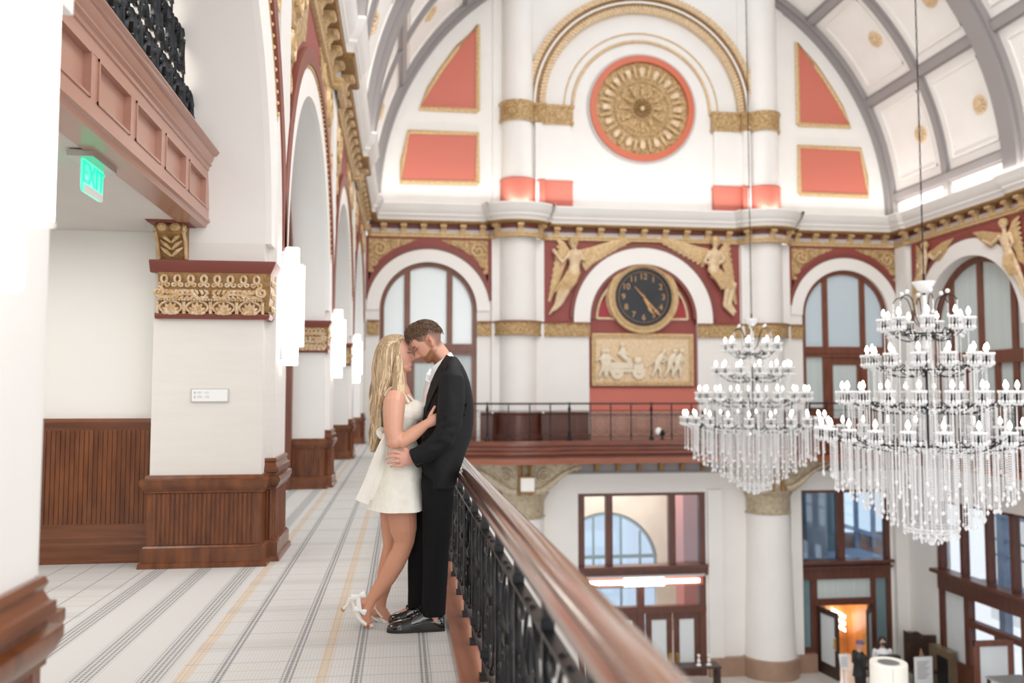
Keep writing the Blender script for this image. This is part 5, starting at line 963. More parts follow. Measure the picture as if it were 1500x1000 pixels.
o = copy_tree(ch); o.location = (7.25, 17.0, 0); o['label'] = 'smaller farther crystal chandelier in front of the white column right of the clock'
# ------------------------------------------------------------------ lobby furniture and visitors
o = root('floor_lamp', (12.07, 20.3, ZF), 'big off-white drum floor lamp in front of the masked lobby visitor', 'lamp'); c = (12.07, 20.3, 0)
new('lamp_shade', MB().lathe([(0.44, -6.75), (0.44, -5.30), (0.415, -5.27), (0.40, -5.27), (0.40, -6.7)], c, 32), m_canvas, o); new('top_diffuser', MB().lathe([(0, -5.30), (0.26, -5.30), (0.26, -5.285), (0, -5.285)], c, 24), m_steel, o); new('top_ring', MB().lathe([(0.26, -5.29), (0.43, -5.275), (0.43, -5.285), (0.26, -5.30)], c, 32), m_canvas, o); new('base', MB().lathe([(0.0, ZF), (0.3, ZF), (0.3, ZF+0.05), (0.03, ZF+0.08), (0.03, -6.7)], c, 20), m_black, o)
new('seam', MB().tube([V((12.07-0.14, 20.3-0.418, -6.7)), V((12.07-0.14, 20.3-0.418, -5.3))], 0.006, 5), m_steel, o)
o = root('sign_stand', (11.75, 22.0, ZF), 'small slanted white sign on a thin stand beside the visitor in black', 'sign'); new('sign_plate', MB().prism([V((11.62, 21.9, -5.55)), V((11.87, 21.9, -5.58)), V((11.92, 21.9, -5.95)), V((11.67, 21.9, -5.95))], [V((11.62, 21.93, -5.55)), V((11.87, 21.93, -5.58)), V((11.92, 21.93, -5.95)), V((11.67, 21.93, -5.95))]), m_paper, o); new('stand', MB().tube([V((11.77, 21.95, ZF)), V((11.77, 21.95, -5.9))], 0.015, 6).lathe([(0, ZF), (0.15, ZF), (0.15, ZF+0.02), (0, ZF+0.03)], (11.77, 21.95, 0), 16), m_steel, o)
q = MB()
for i in range(6): q.box(11.68, 11.86, 21.89, 21.9, -5.64-0.045*i, -5.63-0.045*i)
new('printed_lines', q, m_ink, o)
# notice hung by a ribbon on a dark stand
o = root('notice_board', (14.2, 22.3, ZF), 'white printed notice hanging by a tan ribbon beside the marble dado', 'sign'); p0 = PY(1338.5, 962, 22.3); p1 = PY(1366, 1000, 22.3)
new('notice_card', MB().box(p0.x, p1.x, 22.28, 22.3, p0.z-0.78, p0.z), m_paper, o); q = MB()
for i in range(9): q.box(p0.x+0.08, p1.x-0.1-0.05*(i % 3), 22.27, 22.28, p0.z-0.14-0.055*i, p0.z-0.125-0.055*i)
new('printed_lines', q, m_ink, o); new('ribbon', MB().tube([V((p0.x+0.18, 22.29, p0.z)), V((p0.x+0.22, 22.3, p0.z+0.2)), V((p0.x+0.27, 22.29, p0.z))], 0.022, 6), M('tan_ribbon', (0.45, 0.30, 0.18), 0.6), o); new('stand', MB().box(p0.x+0.2, p0.x+0.25, 22.31, 22.35, ZF, p0.z+0.22).box(p0.x, p1.x, 22.31, 22.5, ZF, ZF+0.05), m_dkwood, o)
o = root('carved_bench', (14.6, 23.6, ZF), 'dark carved wooden bench back in the lobby corner', 'bench'); p0 = PY(1323, 922, 23.6); p1 = PY(1370, 945, 23.6)
P_ = [(p0.x, p0.z), (p0.x+0.15, p0.z-0.08), (p0.x+0.4, p0.z-0.05), (p0.x+0.6, p0.z-0.16), (p1.x, p0.z-0.18), (p1.x, ZF+0.45), (p0.x, ZF+0.45)]
new('back_board', MB().fprism(FYat(23.6), P_, 0, 0.08), m_dkwood, o); new('seat', MB().box(p0.x, p1.x, 23.1, 23.6, ZF+0.42, ZF+0.48), m_dkwood, o)
for x in (p0.x+0.05, p1.x-0.05): new('leg', MB().box(x-0.04, x+0.04, 23.12, 23.2, ZF, ZF+0.42), m_dkwood, o)
for s_ in (0.2, 0.55): q = MB().tube(spiral(V((p0.x+s_, 23.51, p0.z-0.25)), (1, 0, 0), (0, 0, 1), 0.09, 1.5), 0.02, 6); new('carving', q, m_dkwood, o)
o = root('fire_opening', (15.2, 22.5, ZF), 'black opening in the marble dado under the street windows', 'opening'); new('dark_niche', MB().fbox(FR, 22.65, 23.15, ZF, -6.05, 0.2, 0.255), m_black, o)
o = root('framed_board', (14.7, 20.0, ZF), 'tall brown framed white board in front of the street door', 'board'); p0 = PY(1425, 938, 20.0); p1 = PY(1484, 1000, 20.0); FQ = FYat(20.0); z0 = ZF+0.1
q = MB().fbox(FQ, p0.x, p0.x+0.14, z0, p0.z, 0, 0.06).fbox(FQ, p1.x-0.14, p1.x, z0, p0.z, 0, 0.06).fbox(FQ, p0.x, p1.x, p0.z-0.14, p0.z, 0, 0.06).fbox(FQ, p0.x, p1.x, z0, z0+0.14, 0, 0.06); new('frame', q, m_winw, o); new('white_face', MB().fbox(FQ, p0.x+0.1, p1.x-0.1, z0+0.1, p0.z-0.1, 0, 0.03), m_doorpane, o); new('foot', MB().box(p0.x, p0.x+0.1, 19.7, 20.3, ZF, ZF+0.1).box(p1.x-0.1, p1.x, 19.7, 20.3, ZF, ZF+0.1), m_winw, o)
o = root('side_table', (14.5, 18.6, ZF), 'corner of a low pale topped table at the bottom right edge', 'table'); p0 = PY(1456, 996, 18.6); new('table_top', MB().box(p0.x, p0.x+0.9, 18.3, 18.9, p0.z-0.04, p0.z), m_steel, o)
for x, y in ((p0.x+0.05, 18.35), (p0.x+0.85, 18.35), (p0.x+0.05, 18.85), (p0.x+0.85, 18.85)): new('leg', MB().box(x-0.03, x+0.03, y-0.03, y+0.03, ZF, p0.z-0.04), m_dkwood, o)
o = root('console_table', (8.6, 23.8, ZF), 'dark console with small white candlesticks before the glazed doors', 'table'); new('table_top', MB().box(7.7, 9.05, 23.7, 24.2, ZF+0.62, ZF+0.68), m_dkwood, o)
for x in (7.75, 9.0): new('leg', MB().box(x-0.04, x+0.04, 23.75, 24.15, ZF, ZF+0.62), m_dkwood, o)
for x in (8.45, 8.75): c_ = new('candlestick', MB().lathe([(0, 0), (0.08, 0), (0.03, 0.05), (0.05, 0.12), (0.02, 0.2), (0.05, 0.28), (0.02, 0.3)], (x, 23.9, ZF+0.68), 12), m_cream); tag(c_, ('left' if x < 8.6 else 'right')+' small white candlestick on the dark console by the glazed doors', 'candlestick', 'candlesticks on the console')

def attr_color(me, fn):
    a = me.color_attributes.new('Col', 'FLOAT_COLOR', 'POINT'); buf = []
    for v in me.vertices: c = fn(v.co); buf += [c[0], c[1], c[2], 1.0]
    a.data.foreach_set('color', buf)
m_skin = attr_mat('skin', 0.45, sss=0.12)
def lerp3(a, b, t): return tuple(a[i]*(1-t)+b[i]*t for i in range(3))
def visitor(base, face, H, name_lab, top, bottom, skin, hairc, kind):
    """small standing lobby figure; face = heading angle"""
    s = H/1.75; Mx = Matrix.Translation(V(base)) @ Matrix.Rotation(face, 4, 'Z') @ Matrix.Scale(s, 4); T = lambda x, y, z: (Mx @ V((x, y, z)))
    q = MB()
    q.tube([T(0, 0, 1.42), T(0.02, 0, 1.56)], 0.055*s, 10); q.ball(T(0.03, 0, 1.63), 0.1*s, 12, (0.95, 0.8, 1.15)); q.ball(T(0.13, 0, 1.61), 0.018*s, 6)
    q.tube([T(0, 0, 0.85), T(0, 0, 1.1), T(0, 0, 1.3), T(0, 0, 1.44)], [0.15*s, 0.13*s, 0.17*s, 0.08*s], 12)
    for sd in (-1, 1):
        q.tube([T(0, sd*0.08, 0.9), T(0.02, sd*0.09, 0.48), T(0, sd*0.09, 0.06)], [0.085*s, 0.06*s, 0.04*s], 8); q.tube([T(-0.03, sd*0.09, 0.04), T(0.16, sd*0.1, 0.03)], 0.04*s, 8)
        q.tube([T(0, sd*0.19, 1.38), T(-0.02, sd*0.22, 1.12), T(0.2, sd*0.15, 1.02)], [0.055*s, 0.045*s, 0.032*s], 8); q.ball(T(0.24, sd*0.14, 1.02), 0.045*s, 8)
        for f_ in range(5): q.tube([T(0.25, sd*0.14+0.018*(f_-2), 1.02), T(0.32, sd*0.13+0.016*(f_-2), 1.0-0.01*(f_ == 0))], 0.009*s, 5)
    me = remesh(q, 'person', 0.014*s, 2); attr_color(me, lambda p: skin); o = new('person', me, m_skin, label=name_lab, cat='person')
    j = MB().tube([T(0, 0, 0.80), T(0, 0, 1.1), T(0, 0, 1.32), T(0, 0, 1.45)], [0.19*s, 0.155*s, 0.19*s, 0.09*s], 12)
    for sd in (-1, 1): j.tube([T(0, sd*0.17, 1.40), T(0, sd*0.2, 1.36), T(-0.02, sd*0.23, 1.12), T(0.19, sd*0.155, 1.02)], [0.07*s, 0.075*s, 0.06*s, 0.05*s], 8)
    new('top', remesh(j, 'top', 0.018*s, 2), top, o)
    j = MB()
    for sd in (-1, 1): j.tube([T(0, sd*0.075, 0.95), T(0.02, sd*0.09, 0.48), T(0, sd*0.09, 0.06)], [0.115*s, 0.085*s, 0.075*s], 10)
    new('trousers', remesh(j, 'trousers', 0.018*s, 2), bottom, o)
    for sd in (-1, 1): new('shoe', MB().loft([[T(x, sd*0.1+w_*cos(a), max(0.0, 0.004+h*sin(a))) for a in [PI*i/8 for i in range(9)]] for x, w_, h in ((-0.09, 0.03, 0.07), (-0.05, 0.045, 0.09), (0.06, 0.05, 0.075), (0.16, 0.045, 0.05), (0.2, 0.02, 0.02))]), m_black, o)
    j = MB()
    if kind == 'cap':
        j.lathe([(0.103*s, 0), (0.106*s, 0.03*s), (0.085*s, 0.07*s), (0.04*s, 0.085*s), (0, 0.087*s)], T(0.02, 0, 1.655), 14); new('cap', j, hairc, o)
    else:
        j.ball(T(0.0, 0, 1.645), 0.112*s, 12, (1, 0.95, 1.1)); j.tube([T(-0.06, 0, 1.66), T(-0.09, 0, 1.5), T(-0.1, 0.02, 1.32)], [0.09*s, 0.095*s, 0.04*s], 10); j.tube([T(-0.02, 0.085, 1.62), T(-0.01, 0.1, 1.45), T(0.02, 0.1, 1.32)], [0.04*s, 0.045*s, 0.02*s], 8); j.tube([T(-0.02, -0.085, 1.62), T(-0.01, -0.1, 1.45), T(0.02, -0.1, 1.32)], [0.04*s, 0.045*s, 0.02*s], 8)
        new('hair', remesh(j, 'hair', 0.012*s, 2), hairc, o); j = MB().ball(T(0.075, 0, 1.585), 0.07*s, 10, (0.9, 1.0, 0.8)); new('face_mask', j, m_black, o); new('dark_bag', MB().box(*sorted((base[0]-0.24, base[0]+0.3)), base[1]-0.38, base[1]-0.2, -6.06, -5.7), M('dark_green_bag', (0.02, 0.035, 0.03), 0.5), o)
    return o
visitor((12.25, 22.0, ZF), 0.1, 1.78, 'lobby visitor in black suit and purple cap holding white papers, in profile', m_black, m_black, (0.55, 0.36, 0.28), M('purple_grey_cap', (0.16, 0.10, 0.22), 0.7), 'cap')
visitor((13.15, 22.4, ZF), -1.75, 1.72, 'lobby visitor with long dark hair, black face mask and white jacket behind the drum lamp', m_paper, m_black, (0.55, 0.36, 0.28), M('dark_brown_hair', (0.02, 0.012, 0.01), 0.5), 'long')
o = new('papers', MB().prism([V((12.48, 21.85, -5.85)), V((12.62, 21.85, -5.78)), V((12.66, 21.85, -6.1)), V((12.52, 21.85, -6.15))], [V((12.48, 21.88, -5.85)), V((12.62, 21.88, -5.78)), V((12.66, 21.88, -6.1)), V((12.52, 21.88, -6.15))]), m_paper); tag(o, 'white papers held by the lobby visitor in the purple cap', 'papers')
# ------------------------------------------------------------------ the couple
def sm(a, b, x): t = max(0, min(1, (x-a)/(b-a))); return t*t*(3-2*t)
def g2(a, s): return math.exp(-(a/s)**2)
def interp(tab, z):
    if z >= tab[0][0]: return tab[0][1:]
    for a, b in zip(tab, tab[1:]):
        if z >= b[0]: t = (a[0]-z)/(a[0]-b[0]); return tuple(p*(1-t)+q*t for p, q in zip(a[1:], b[1:]))
    return tab[-1][1:]
HEAD = [(.114, .000, -.02, .012), (.110, .035, -.055, .036), (.100, .060, -.074, .054), (.085, .076, -.086, .065), (.065, .086, -.094, .072), (.045, .0905, -.097, .0755), (.025, .092, -.098, .077), (.012, .0925, -.097, .0765), (0, .089, -.094, .0755), (-.02, .086, -.087, .074), (-.04, .085, -.074, .071), (-.06, .0845, -.055, .066), (-.075, .083, -.035, .060), (-.09, .080, -.012, .052), (-.102, .077, .015, .042), (-.111, .070, .035, .028), (-.116, .060, .045, .012)]
def head(mb, O, ax, ay, az, fem):
    n = 56; zs = [0.114-0.0040*i for i in range(58)]; rings = []
    for z in zs:
        xf, xb, w_ = interp(HEAD, z)
        if fem: w_ *= 0.95; xf -= 0.003*g2(z-.03, .03)
        else: xb -= 0.010*g2(z-.02, .06)
        xc = min(-0.004, xf-0.03) if z > -0.08 else (xf+xb)/2
        r = []
        for j in range(n):
            a = 2*PI*j/n-PI; c, s_ = cos(a), sin(a); c2 = math.copysign(abs(c)**0.86, c); s2 = math.copysign(abs(s_)**0.92, s_)
            x = xc+((xf-xc) if c > 0 else (xc-xb))*c2; y = w_*s2
            if c > 0:
                k = sm(-.1, .5, c)
                nl = 0.0365 if not fem else 0.031                                   # nose length forward
                if -.056 < z < .016: A = nl*(sm(.016, -.036, z)**1.3)*(1-sm(-.039, -.054, z)); x += k*A*g2(y, .0105+.006*sm(-.01, -.04, z))
                for q in (-1, 1):
                    x += k*0.011*g2(y-q*.0135, .0075)*g2(z+.040, .009)               # nostril wings
                    x -= k*0.0105*g2(y-q*.031, .016)*g2(z-.001, .0115)               # eye sockets
                    x += k*0.0065*g2(y-q*.030, .022)*g2(z-.0175, .008)*(0.5 if fem else 1)  # brow
                    x += k*0.006*g2(y-q*.040, .018)*g2(z+.030, .018)                 # cheek
                    x += k*0.0065*g2(y-q*.031, .011)*g2(z+.001, .0075)               # lids
                x += k*0.0085*g2(y, .021)*g2(z+.0665, .0052)+k*0.0095*g2(y, .018)*g2(z+.0785, .0055)-k*0.004*g2(y, .022)*g2(z+.0722, .0024)
                x -= k*0.004*g2(y, .02)*g2(z+.088, .006); x += k*0.0085*g2(y, .022)*g2(z+.104, .012)
            r.append(O+ax*x+ay*y+az*z)
        rings.append(r)
    mb.loft(rings)
    for q in (-1, 1):                                                              # ears
        e = lambda x, z, d: O+ax*x+az*z+ay*(q*(0.073+d))
        mb.tube([e(.002, -.040, .0), e(-.006, -.044, .006), e(-.020, -.022, .012), e(-.027, .005, .016), e(-.018, .020, .015), e(-.004, .016, .007), e(.003, .0, .002)], [.006, .009, .0075, .007, .007, .006, .005], 7)
        mb.tube([e(-.004, -.03, .001), e(-.014, -.012, .006), e(-.014, .006, .006)], [.008, .011, .009], 7); mb.tube([e(.002, -.018, .0), e(-.003, -.014, .008)], [.006, .005], 6)
def finger(mb, pts, r): mb.tube(smooth_path(pts, 3), [r*(1.12-0.33*i/(3*(len(pts)-1))) for i in range(3*(len(pts)-1)+1)], 8); mb.ball(pts[-1], r*0.8, 8)
def slices(rows, Y, n=40, pw=0.9):
    out = []
    for row in rows:
        y, xf, xb, hw = row[:4]; yo = row[4] if len(row) > 4 else 0.0
        a = PY(xf, y, Y); b = PY(xb, y, Y); c = (a+b)/2; hx = (a.x-b.x)/2
        out.append([V((c.x+hx*math.copysign(abs(cos(2*PI*j/n))**pw, cos(2*PI*j/n)), Y+yo+hw*math.copysign(abs(sin(2*PI*j/n))**pw, sin(2*PI*j/n)), c.z)) for j in range(n)])
    return out
def W(x, y, Y): return PY(x, y, Y)
m_suit = M('black_suit_cloth', (0.006, 0.006, 0.007), 0.7, col2=(0.008, 0.008, 0.009), scale=60, spec=0.25)
m_trou = M('black_trouser_cloth', (0.005, 0.005, 0.006), 0.75, spec=0.2)
m_lapel = M('satin_lapel', (0.006, 0.006, 0.007), 0.6, spec=0.3)
m_shirt = M('white_shirt_cloth', (0.82, 0.82, 0.82), 0.6)
m_patent = M('black_patent_leather', (0.008, 0.007, 0.007), 0.06, coat=1.0)
m_shoeb = M('black_shoe_body', (0.012, 0.012, 0.012), 0.35)
m_dress = M('ivory_brocade', (0.80, 0.77, 0.68), 0.5, col2=(0.86, 0.835, 0.755), scale=28, bump=0.25, bscale=34)
m_satin = M('ivory_satin', (0.84, 0.80, 0.72), 0.35, col2=(0.87, 0.84, 0.77), scale=20)
m_ribbonw = M('white_ribbon', (0.88, 0.87, 0.85), 0.4)
m_inner = M('coral_insole', (0.62, 0.12, 0.05), 0.5)
# ---------------- man (faces -x, head bowed)
YM = 5.17; ph = math.radians(40); axm = V((-cos(ph), 0, -sin(ph))); azm = V((-sin(ph), 0, cos(ph))); aym = V((0, -1, 0))
OM = W(627.6, 500.8, YM)+axm*0.005+azm*0.010
mb = MB(); head(mb, OM, axm, aym, azm, False)
nk = [OM+axm*(-0.014)+azm*(-0.045), OM+axm*(-0.012)+azm*(-0.09), W(649, 527, YM), W(656, 548, YM)]
mb.tube(nk, [.054, .055, .060, .08], 20, flat=(V((0, 1, 0)), 0.95))
mb.loft(slices([(538, 642, 676, .08), (550, 635, 681, .15), (575, 628, 687, .17), (610, 624, 690, .16), (650, 624, 682, .145), (690, 630, 662, .12), (700, 632, 658, .10)], YM))
mb.tube([W(641, 700, 5.09), W(640, 800, 5.08), W(636, 905, 5.08)], [.072, .055, .042], 14); mb.tube([W(630, 700, 5.25), W(616, 800, 5.27), W(612, 892, 5.28)], [.072, .055, .042], 14)
mb.tube([W(640, 905, 5.08), W(575, 921, 5.08)], [.045, .03], 10); mb.tube([W(612, 890, 5.28), W(575, 908, 5.28)], [.04, .03], 10)
mb.tube([W(662, 550, 5.0), W(664, 625, 4.97), W(640, 648, 4.98), W(604, 671, 5.00)], [.055, .045, .042, .032], 12)
mb.tube([W(660, 552, 5.36), W(650, 620, 5.40), W(600, 650, 5.42), W(570, 655, 5.42)], [.055, .045, .038, .03], 12); mb.tube([W(570, 655, 5.42), W(552, 660, 5.40)], [.03, .025], 8)
# left hand spread on her hip: palm plate, four fingers, thumb
YH = 4.995
palm = [[W(606, 663, YH), W(606, 679, YH)], [W(597, 660, YH), W(597, 681, YH)], [W(588, 660, YH+.005), W(590, 683, YH)], [W(584, 661, YH+.008), W(587, 684, YH+.002)]]
rg = []
for a, b in palm:
    c = (a+b)/2; h = (b-a)/2; rg.append([c+h*cos(t)*1.0+V((0, 1, 0))*(0.017*sin(t)) for t in [2*PI*i/14 for i in range(14)]])
mb.loft(rg)
for f_ in ([(587, 663.5), (579, 661), (573, 661.8), (568.5, 663.5)], [(587, 669.5), (578, 668), (571.5, 669), (566.5, 671)], [(588, 675.5), (579.5, 675.5), (573, 676.5), (567.5, 678)], [(590, 681.5), (583, 682), (577.5, 682.5), (572.5, 683)]):
    finger(mb, [W(x, y, YH+0.002*i*i) for i, (x, y) in enumerate(f_)], .0108 if f_[0][1] < 680 else .0092)
finger(mb, [W(600, 662, YH+.005), W(593, 657.5, YH+.012), W(587, 654.5, YH+.016), W(582, 653, YH+.02)], .0115)
def man_col(p):
    q = p-OM; x, y, z = q.dot(axm), q.dot(aym), q.dot(azm); sk = (0.64, 0.335, 0.235)
    if p.z < 1.2: return (0.66, 0.34, 0.26)
    c = sk
    if x > .04: c = lerp3(c, (0.66, 0.27, 0.19), 0.45*g2(y, .012)*g2(z+.035, .02)+0.35*g2(abs(y)-.045, .02)*g2(z+.03, .02))
    ear = g2(abs(y)-.083, .012)*sm(-.035, -.012, -abs(x+.012)); c = lerp3(c, (0.66, 0.25, 0.17), 0.6*ear); con = g2(x+.008, .006)*g2(z+.012, .013)*sm(.070, .076, abs(y)); c = lerp3(c, (0.28, 0.08, 0.05), min(1, con))  # con darkens the ear hollow, its shade painted into the skin colour
    lip = sm(.075, .09, x)*g2(y, .022)*(g2(z+.0665, .005)+g2(z+.078, .006)); c = lerp3(c, (0.50, 0.16, 0.13), min(1, lip))
    brow = sm(.05, .07, x)*g2(z-.0185, .0055)*sm(.054, .046, abs(y))*sm(.008, .014, abs(y)); c = lerp3(c, (0.13, 0.06, 0.03), min(1, brow*1.1))
    lash = sm(.06, .07, x)*g2(z+.001, .0030)*g2(abs(y)-.031, .014); c = lerp3(c, (0.06, 0.03, 0.02), min(1, lash))
    # beard: jaw, chin, moustache
    b = sm(-.058, -.068, z-0.30*max(0, .055-x)*1.1)*sm(-.012, .022, x)*(1-0.85*min(1, lip))
    mous = sm(.07, .082, x)*g2(z+.0575, .0055)*sm(.038, .025, abs(y)); b = max(b, mous*0.9); side = sm(-.008, .004, x)*sm(.03, .018, x)*sm(-.075, -.05, z)*sm(.02, -.01, z)*0.35; b = max(b, side)
    c = lerp3(c, (0.25, 0.10, 0.035), min(1, b*0.92))
    xl = .016+.030*sm(0, .032, z)+.012*sm(.03, .07, z); fade = sm(xl+.006, xl-.006, x)*sm(-.088, -.05, z-.03*sm(-.035, -.005, x))*(1-min(1, 1.5*g2(x+.012, .020)*g2(z+.012, .034))); fade *= .75+.25*sm(-.03, .045, z); c = lerp3(c, (0.085, 0.042, 0.023), min(1, fade*0.95))
    return c
me = remesh(mb, 'person', 0.0038, 1, 0.4); attr_color(me, man_col)
man = new('person', me, m_skin, label='bearded man in a black suit bowing his forehead to the blonde woman, by the railing', cat='person')
# hair: short top swept up, made of a cap and many fine locks
random.seed(3)
def hair_pt(th, ph_, r):      # th from the crown, ph_ around (0 = front)
    x = -0.004+(0.094 if cos(ph_) > 0 else 0.104)*r*sin(th)*cos(ph_); y = 0.078*r*sin(th)*sin(ph_); z = 0.012+0.104*r*cos(th); return OM+axm*x+aym*y+azm*z
q = MB(); n = 40; rings = []
for i in range(1, 13):
    rr = []
    for j in range(n):
        a = 2*PI*j/n; lim = 1.22+0.30*(1-cos(a))/2*1.0; lim = 1.13+.12*sm(.7, -.1, cos(a))+.48*sm(-.45, -.9, cos(a))
        th = lim*i/12; t = i/12; lift = 1.022+0.115*(1-t**2.2)+0.15*max(0, cos(a))**2*sin(PI*min(1, t*0.95))+0.01*noise.noise(V((cos(a)*6, sin(a)*6, th*6))); rr.append(hair_pt(th, a, lift))
    rings.append(rr)
q.loft(rings); 
for i in range(760):
    a = random.uniform(-PI, PI); lim = 1.11+.18*sm(.7, -.1, cos(a))+.50*sm(-.4, -.9, cos(a)); th = lim*math.sqrt(random.random()); t = th/lim
    lift = 1.022+0.115*(1-t**2.2)+0.15*max(0, cos(a))**2*sin(PI*min(1, t*0.95)); p0 = hair_pt(th, a, lift-0.02); fr = max(0, cos(a))*sin(th)
    p1 = hair_pt(max(0.02, th+random.uniform(-.10, .12)), a+random.uniform(-.12, .12), lift+0.045+0.05*fr); p2 = hair_pt(th+random.uniform(-.2, .25), a+random.uniform(-.2, .2), lift+0.05+0.09*fr*random.random())
    q.tube([p0, p1, p2], [.004, .003, .0008], 4)
m_hairm = M('brown_hair', (0.075, 0.036, 0.018), 0.5, col2=(0.15, 0.075, 0.036), scale=60, stretch=(1, 1, 1), bump=0.3, bscale=300)
new('hair', q, m_hairm, man, sharp=80)
# shirt, jacket, trousers, shoes
q = MB().loft(slices([(538, 634, 668, .082), (545, 628, 669, .085), (556, 623.5, 668, .09), (575, 619.5, 665, .09), (592, 617.5, 660, .09), (606, 622, 660, .085)], YM), cap=False)
def tilt(fx, fy, bx, by, hw):
    f = W(fx, fy, YM); b = W(bx, by, YM); c = (f+b)/2; return [V((c.x+(f.x-b.x)/2*cos(a), YM+hw*sin(a), c.z+(f.z-b.z)/2*cos(a))) for a in [2*PI*j/40 for j in range(40)]]
q.loft([tilt(626, 552, 670, 534, .088), tilt(625.5, 549, 668, 526, .082), tilt(629, 540.5, 660.5, 515.5, .070), tilt(631, 540.5, 658.5, 516, .064), tilt(633, 548, 662, 524, .06)], True, False)
q.tube([W(631, 540, 5.105), W(627.5, 549, 5.09), W(626, 556, 5.10), W(629, 560, 5.09)], [.006, .016, .014, .004], 6, flat=(V((0, 1, 0)), 0.4))
new('shirt', q, m_shirt, man)
q = MB(); q.loft(slices([(522, 653, 668, .07), (528, 647, 673, .095), (536, 640, 678, .15), (546, 635, 683, .185), (560, 629, 688, .205), (580, 623.5, 692, .205), (600, 619.5, 694, .19), (620, 618.5, 693.5, .175), (640, 617, 691, .17), (658, 616, 684, .172), (678, 617, 677, .182), (698, 620, 670, .192), (712, 622.5, 666, .198)], YM))
q.tube([W(659, 543, 5.05), W(661, 557, 4.995), W(661, 590, 4.965), W(658, 618, 4.95), W(655, 634, 4.945)], [.062, .078, .080, .078, .068], 16)
q.tube([W(655, 628, 4.945), W(650, 641, 4.95), W(636, 655, 4.96), W(622, 664, 4.97), W(608, 671, 4.985)], [.066, .069, .064, .060, .056], 16); q.tube([W(612, 669, 4.985), W(605.5, 672, 4.99)], [.058, .060], 16)
q.tube([W(658, 545, 5.30), W(660, 560, 5.36), W(648, 620, 5.40), W(600, 650, 5.41)], [.07, .078, .07, .05], 14)
jm = remesh(q, 'jacket', 0.0075, 4)
def fold(me, lines):                                                   # soft cloth folds pressed along world lines
    for v in me.vertices:
        p = v.co; d = 0.0
        for a, b, w_, h in lines:
            ab = b-a; t = max(0, min(1, (p-a).dot(ab)/ab.dot(ab))); r = (p-(a+ab*t)).length
            if r < 3*w_: d += h*math.exp(-(r/w_)**2)*sin(PI*min(1, t*0.9+0.1))
        if d: v.co = p+v.normal*d
Yf = 4.89
fold(jm, [(W(642, 622, Yf), W(664, 606, Yf), .016, -.010), (W(645, 630, Yf), W(671, 622, Yf), .016, -.011), (W(648, 615, Yf), W(668, 596, Yf), .018, .007), (W(640, 592, Yf), W(650, 622, Yf), .016, -.007), (W(662, 565, 4.9), W(672, 600, 4.9), .02, -.006), (W(630, 652, Yf), W(652, 648, Yf), .014, -.009), (W(622, 662, Yf), W(645, 660, Yf), .014, .006), (W(640, 690, 5.0), W(664, 655, 5.0), .02, -.008), (W(676, 560, 5.02), W(683, 640, 5.04), .03, -.008), (W(681, 585, 5.0), W(674, 625, 4.99), .018, -.018), (W(646, 560, 5.0), W(643, 605, 4.99), .016, -.014), (W(640, 545, 5.05), W(652, 560, 4.95), .02, -.008)])
jk = new('jacket', jm, m_suit, man)
# lapel: a folded strip following the jacket front
L_ = [(654, 519, 5.085), (647, 529, 5.06), (638, 545, 5.045), (630.5, 562, 5.06), (625, 580, 5.075), (622, 600, 5.09)]; O_ = [(660, 523, 5.02), (655, 535, 4.985), (647, 552, 4.99), (640, 566, 5.0), (632, 583, 5.03), (624, 602, 5.075)]
q = MB().loft([[W(*a)+V((0, -0.012, 0)), W(*b)+V((0, -0.016, 0)), W(*b)+V((0, 0.01, 0)), W(*a)+V((0, 0.01, 0))] for a, b in zip(L_, O_)]); new('lapel', q, m_lapel, jk)
q = MB().ball(W(620, 640, 5.03), .008, 8); new('button', q, m_black, jk)
for i in range(3): new('cuff_button', MB().ball(W(612+3.4*i, 680-1.2*i, 4.937), .0055, 6), m_black, jk)
q = MB()
def leg(x, Ys): return [[c+V((r*1.0*cos(2*PI*j/20), r*0.92*sin(2*PI*j/20), 0)) for j in range(20)] for c, r in [(W(a, b, Ys), r) for a, b, r in x]]
q.loft(leg([(641, 700, .098), (641.5, 730, .094), (640, 770, .085), (638.5, 810, .076), (637.5, 850, .072), (635.5, 885, .071), (634.5, 901, .072)], 5.08))
q.loft(leg([(632, 700, .096), (627, 740, .086), (618, 790, .080), (615, 830, .074), (614, 865, .068), (613, 890, .066)], 5.27))
q.loft(slices([(690, 618, 669, .16), (715, 616, 664, .17), (728, 618, 661, .16), (735, 622, 658, .12)], YM))
tm = remesh(q, 'trousers', 0.008, 3); fold(tm, [(W(641, 740, 5.0), W(636, 898, 5.0), .012, .006), (W(655, 735, 5.0), W(646, 760, 5.0), .015, -.008), (W(628, 880, 5.0), W(645, 890, 5.0), .012, -.008), (W(630, 868, 5.0), W(648, 862, 5.0), .012, -.006), (W(622, 740, 5.02), W(622, 860, 5.04), .012, -.006)]); new('trousers', tm, m_trou, man)
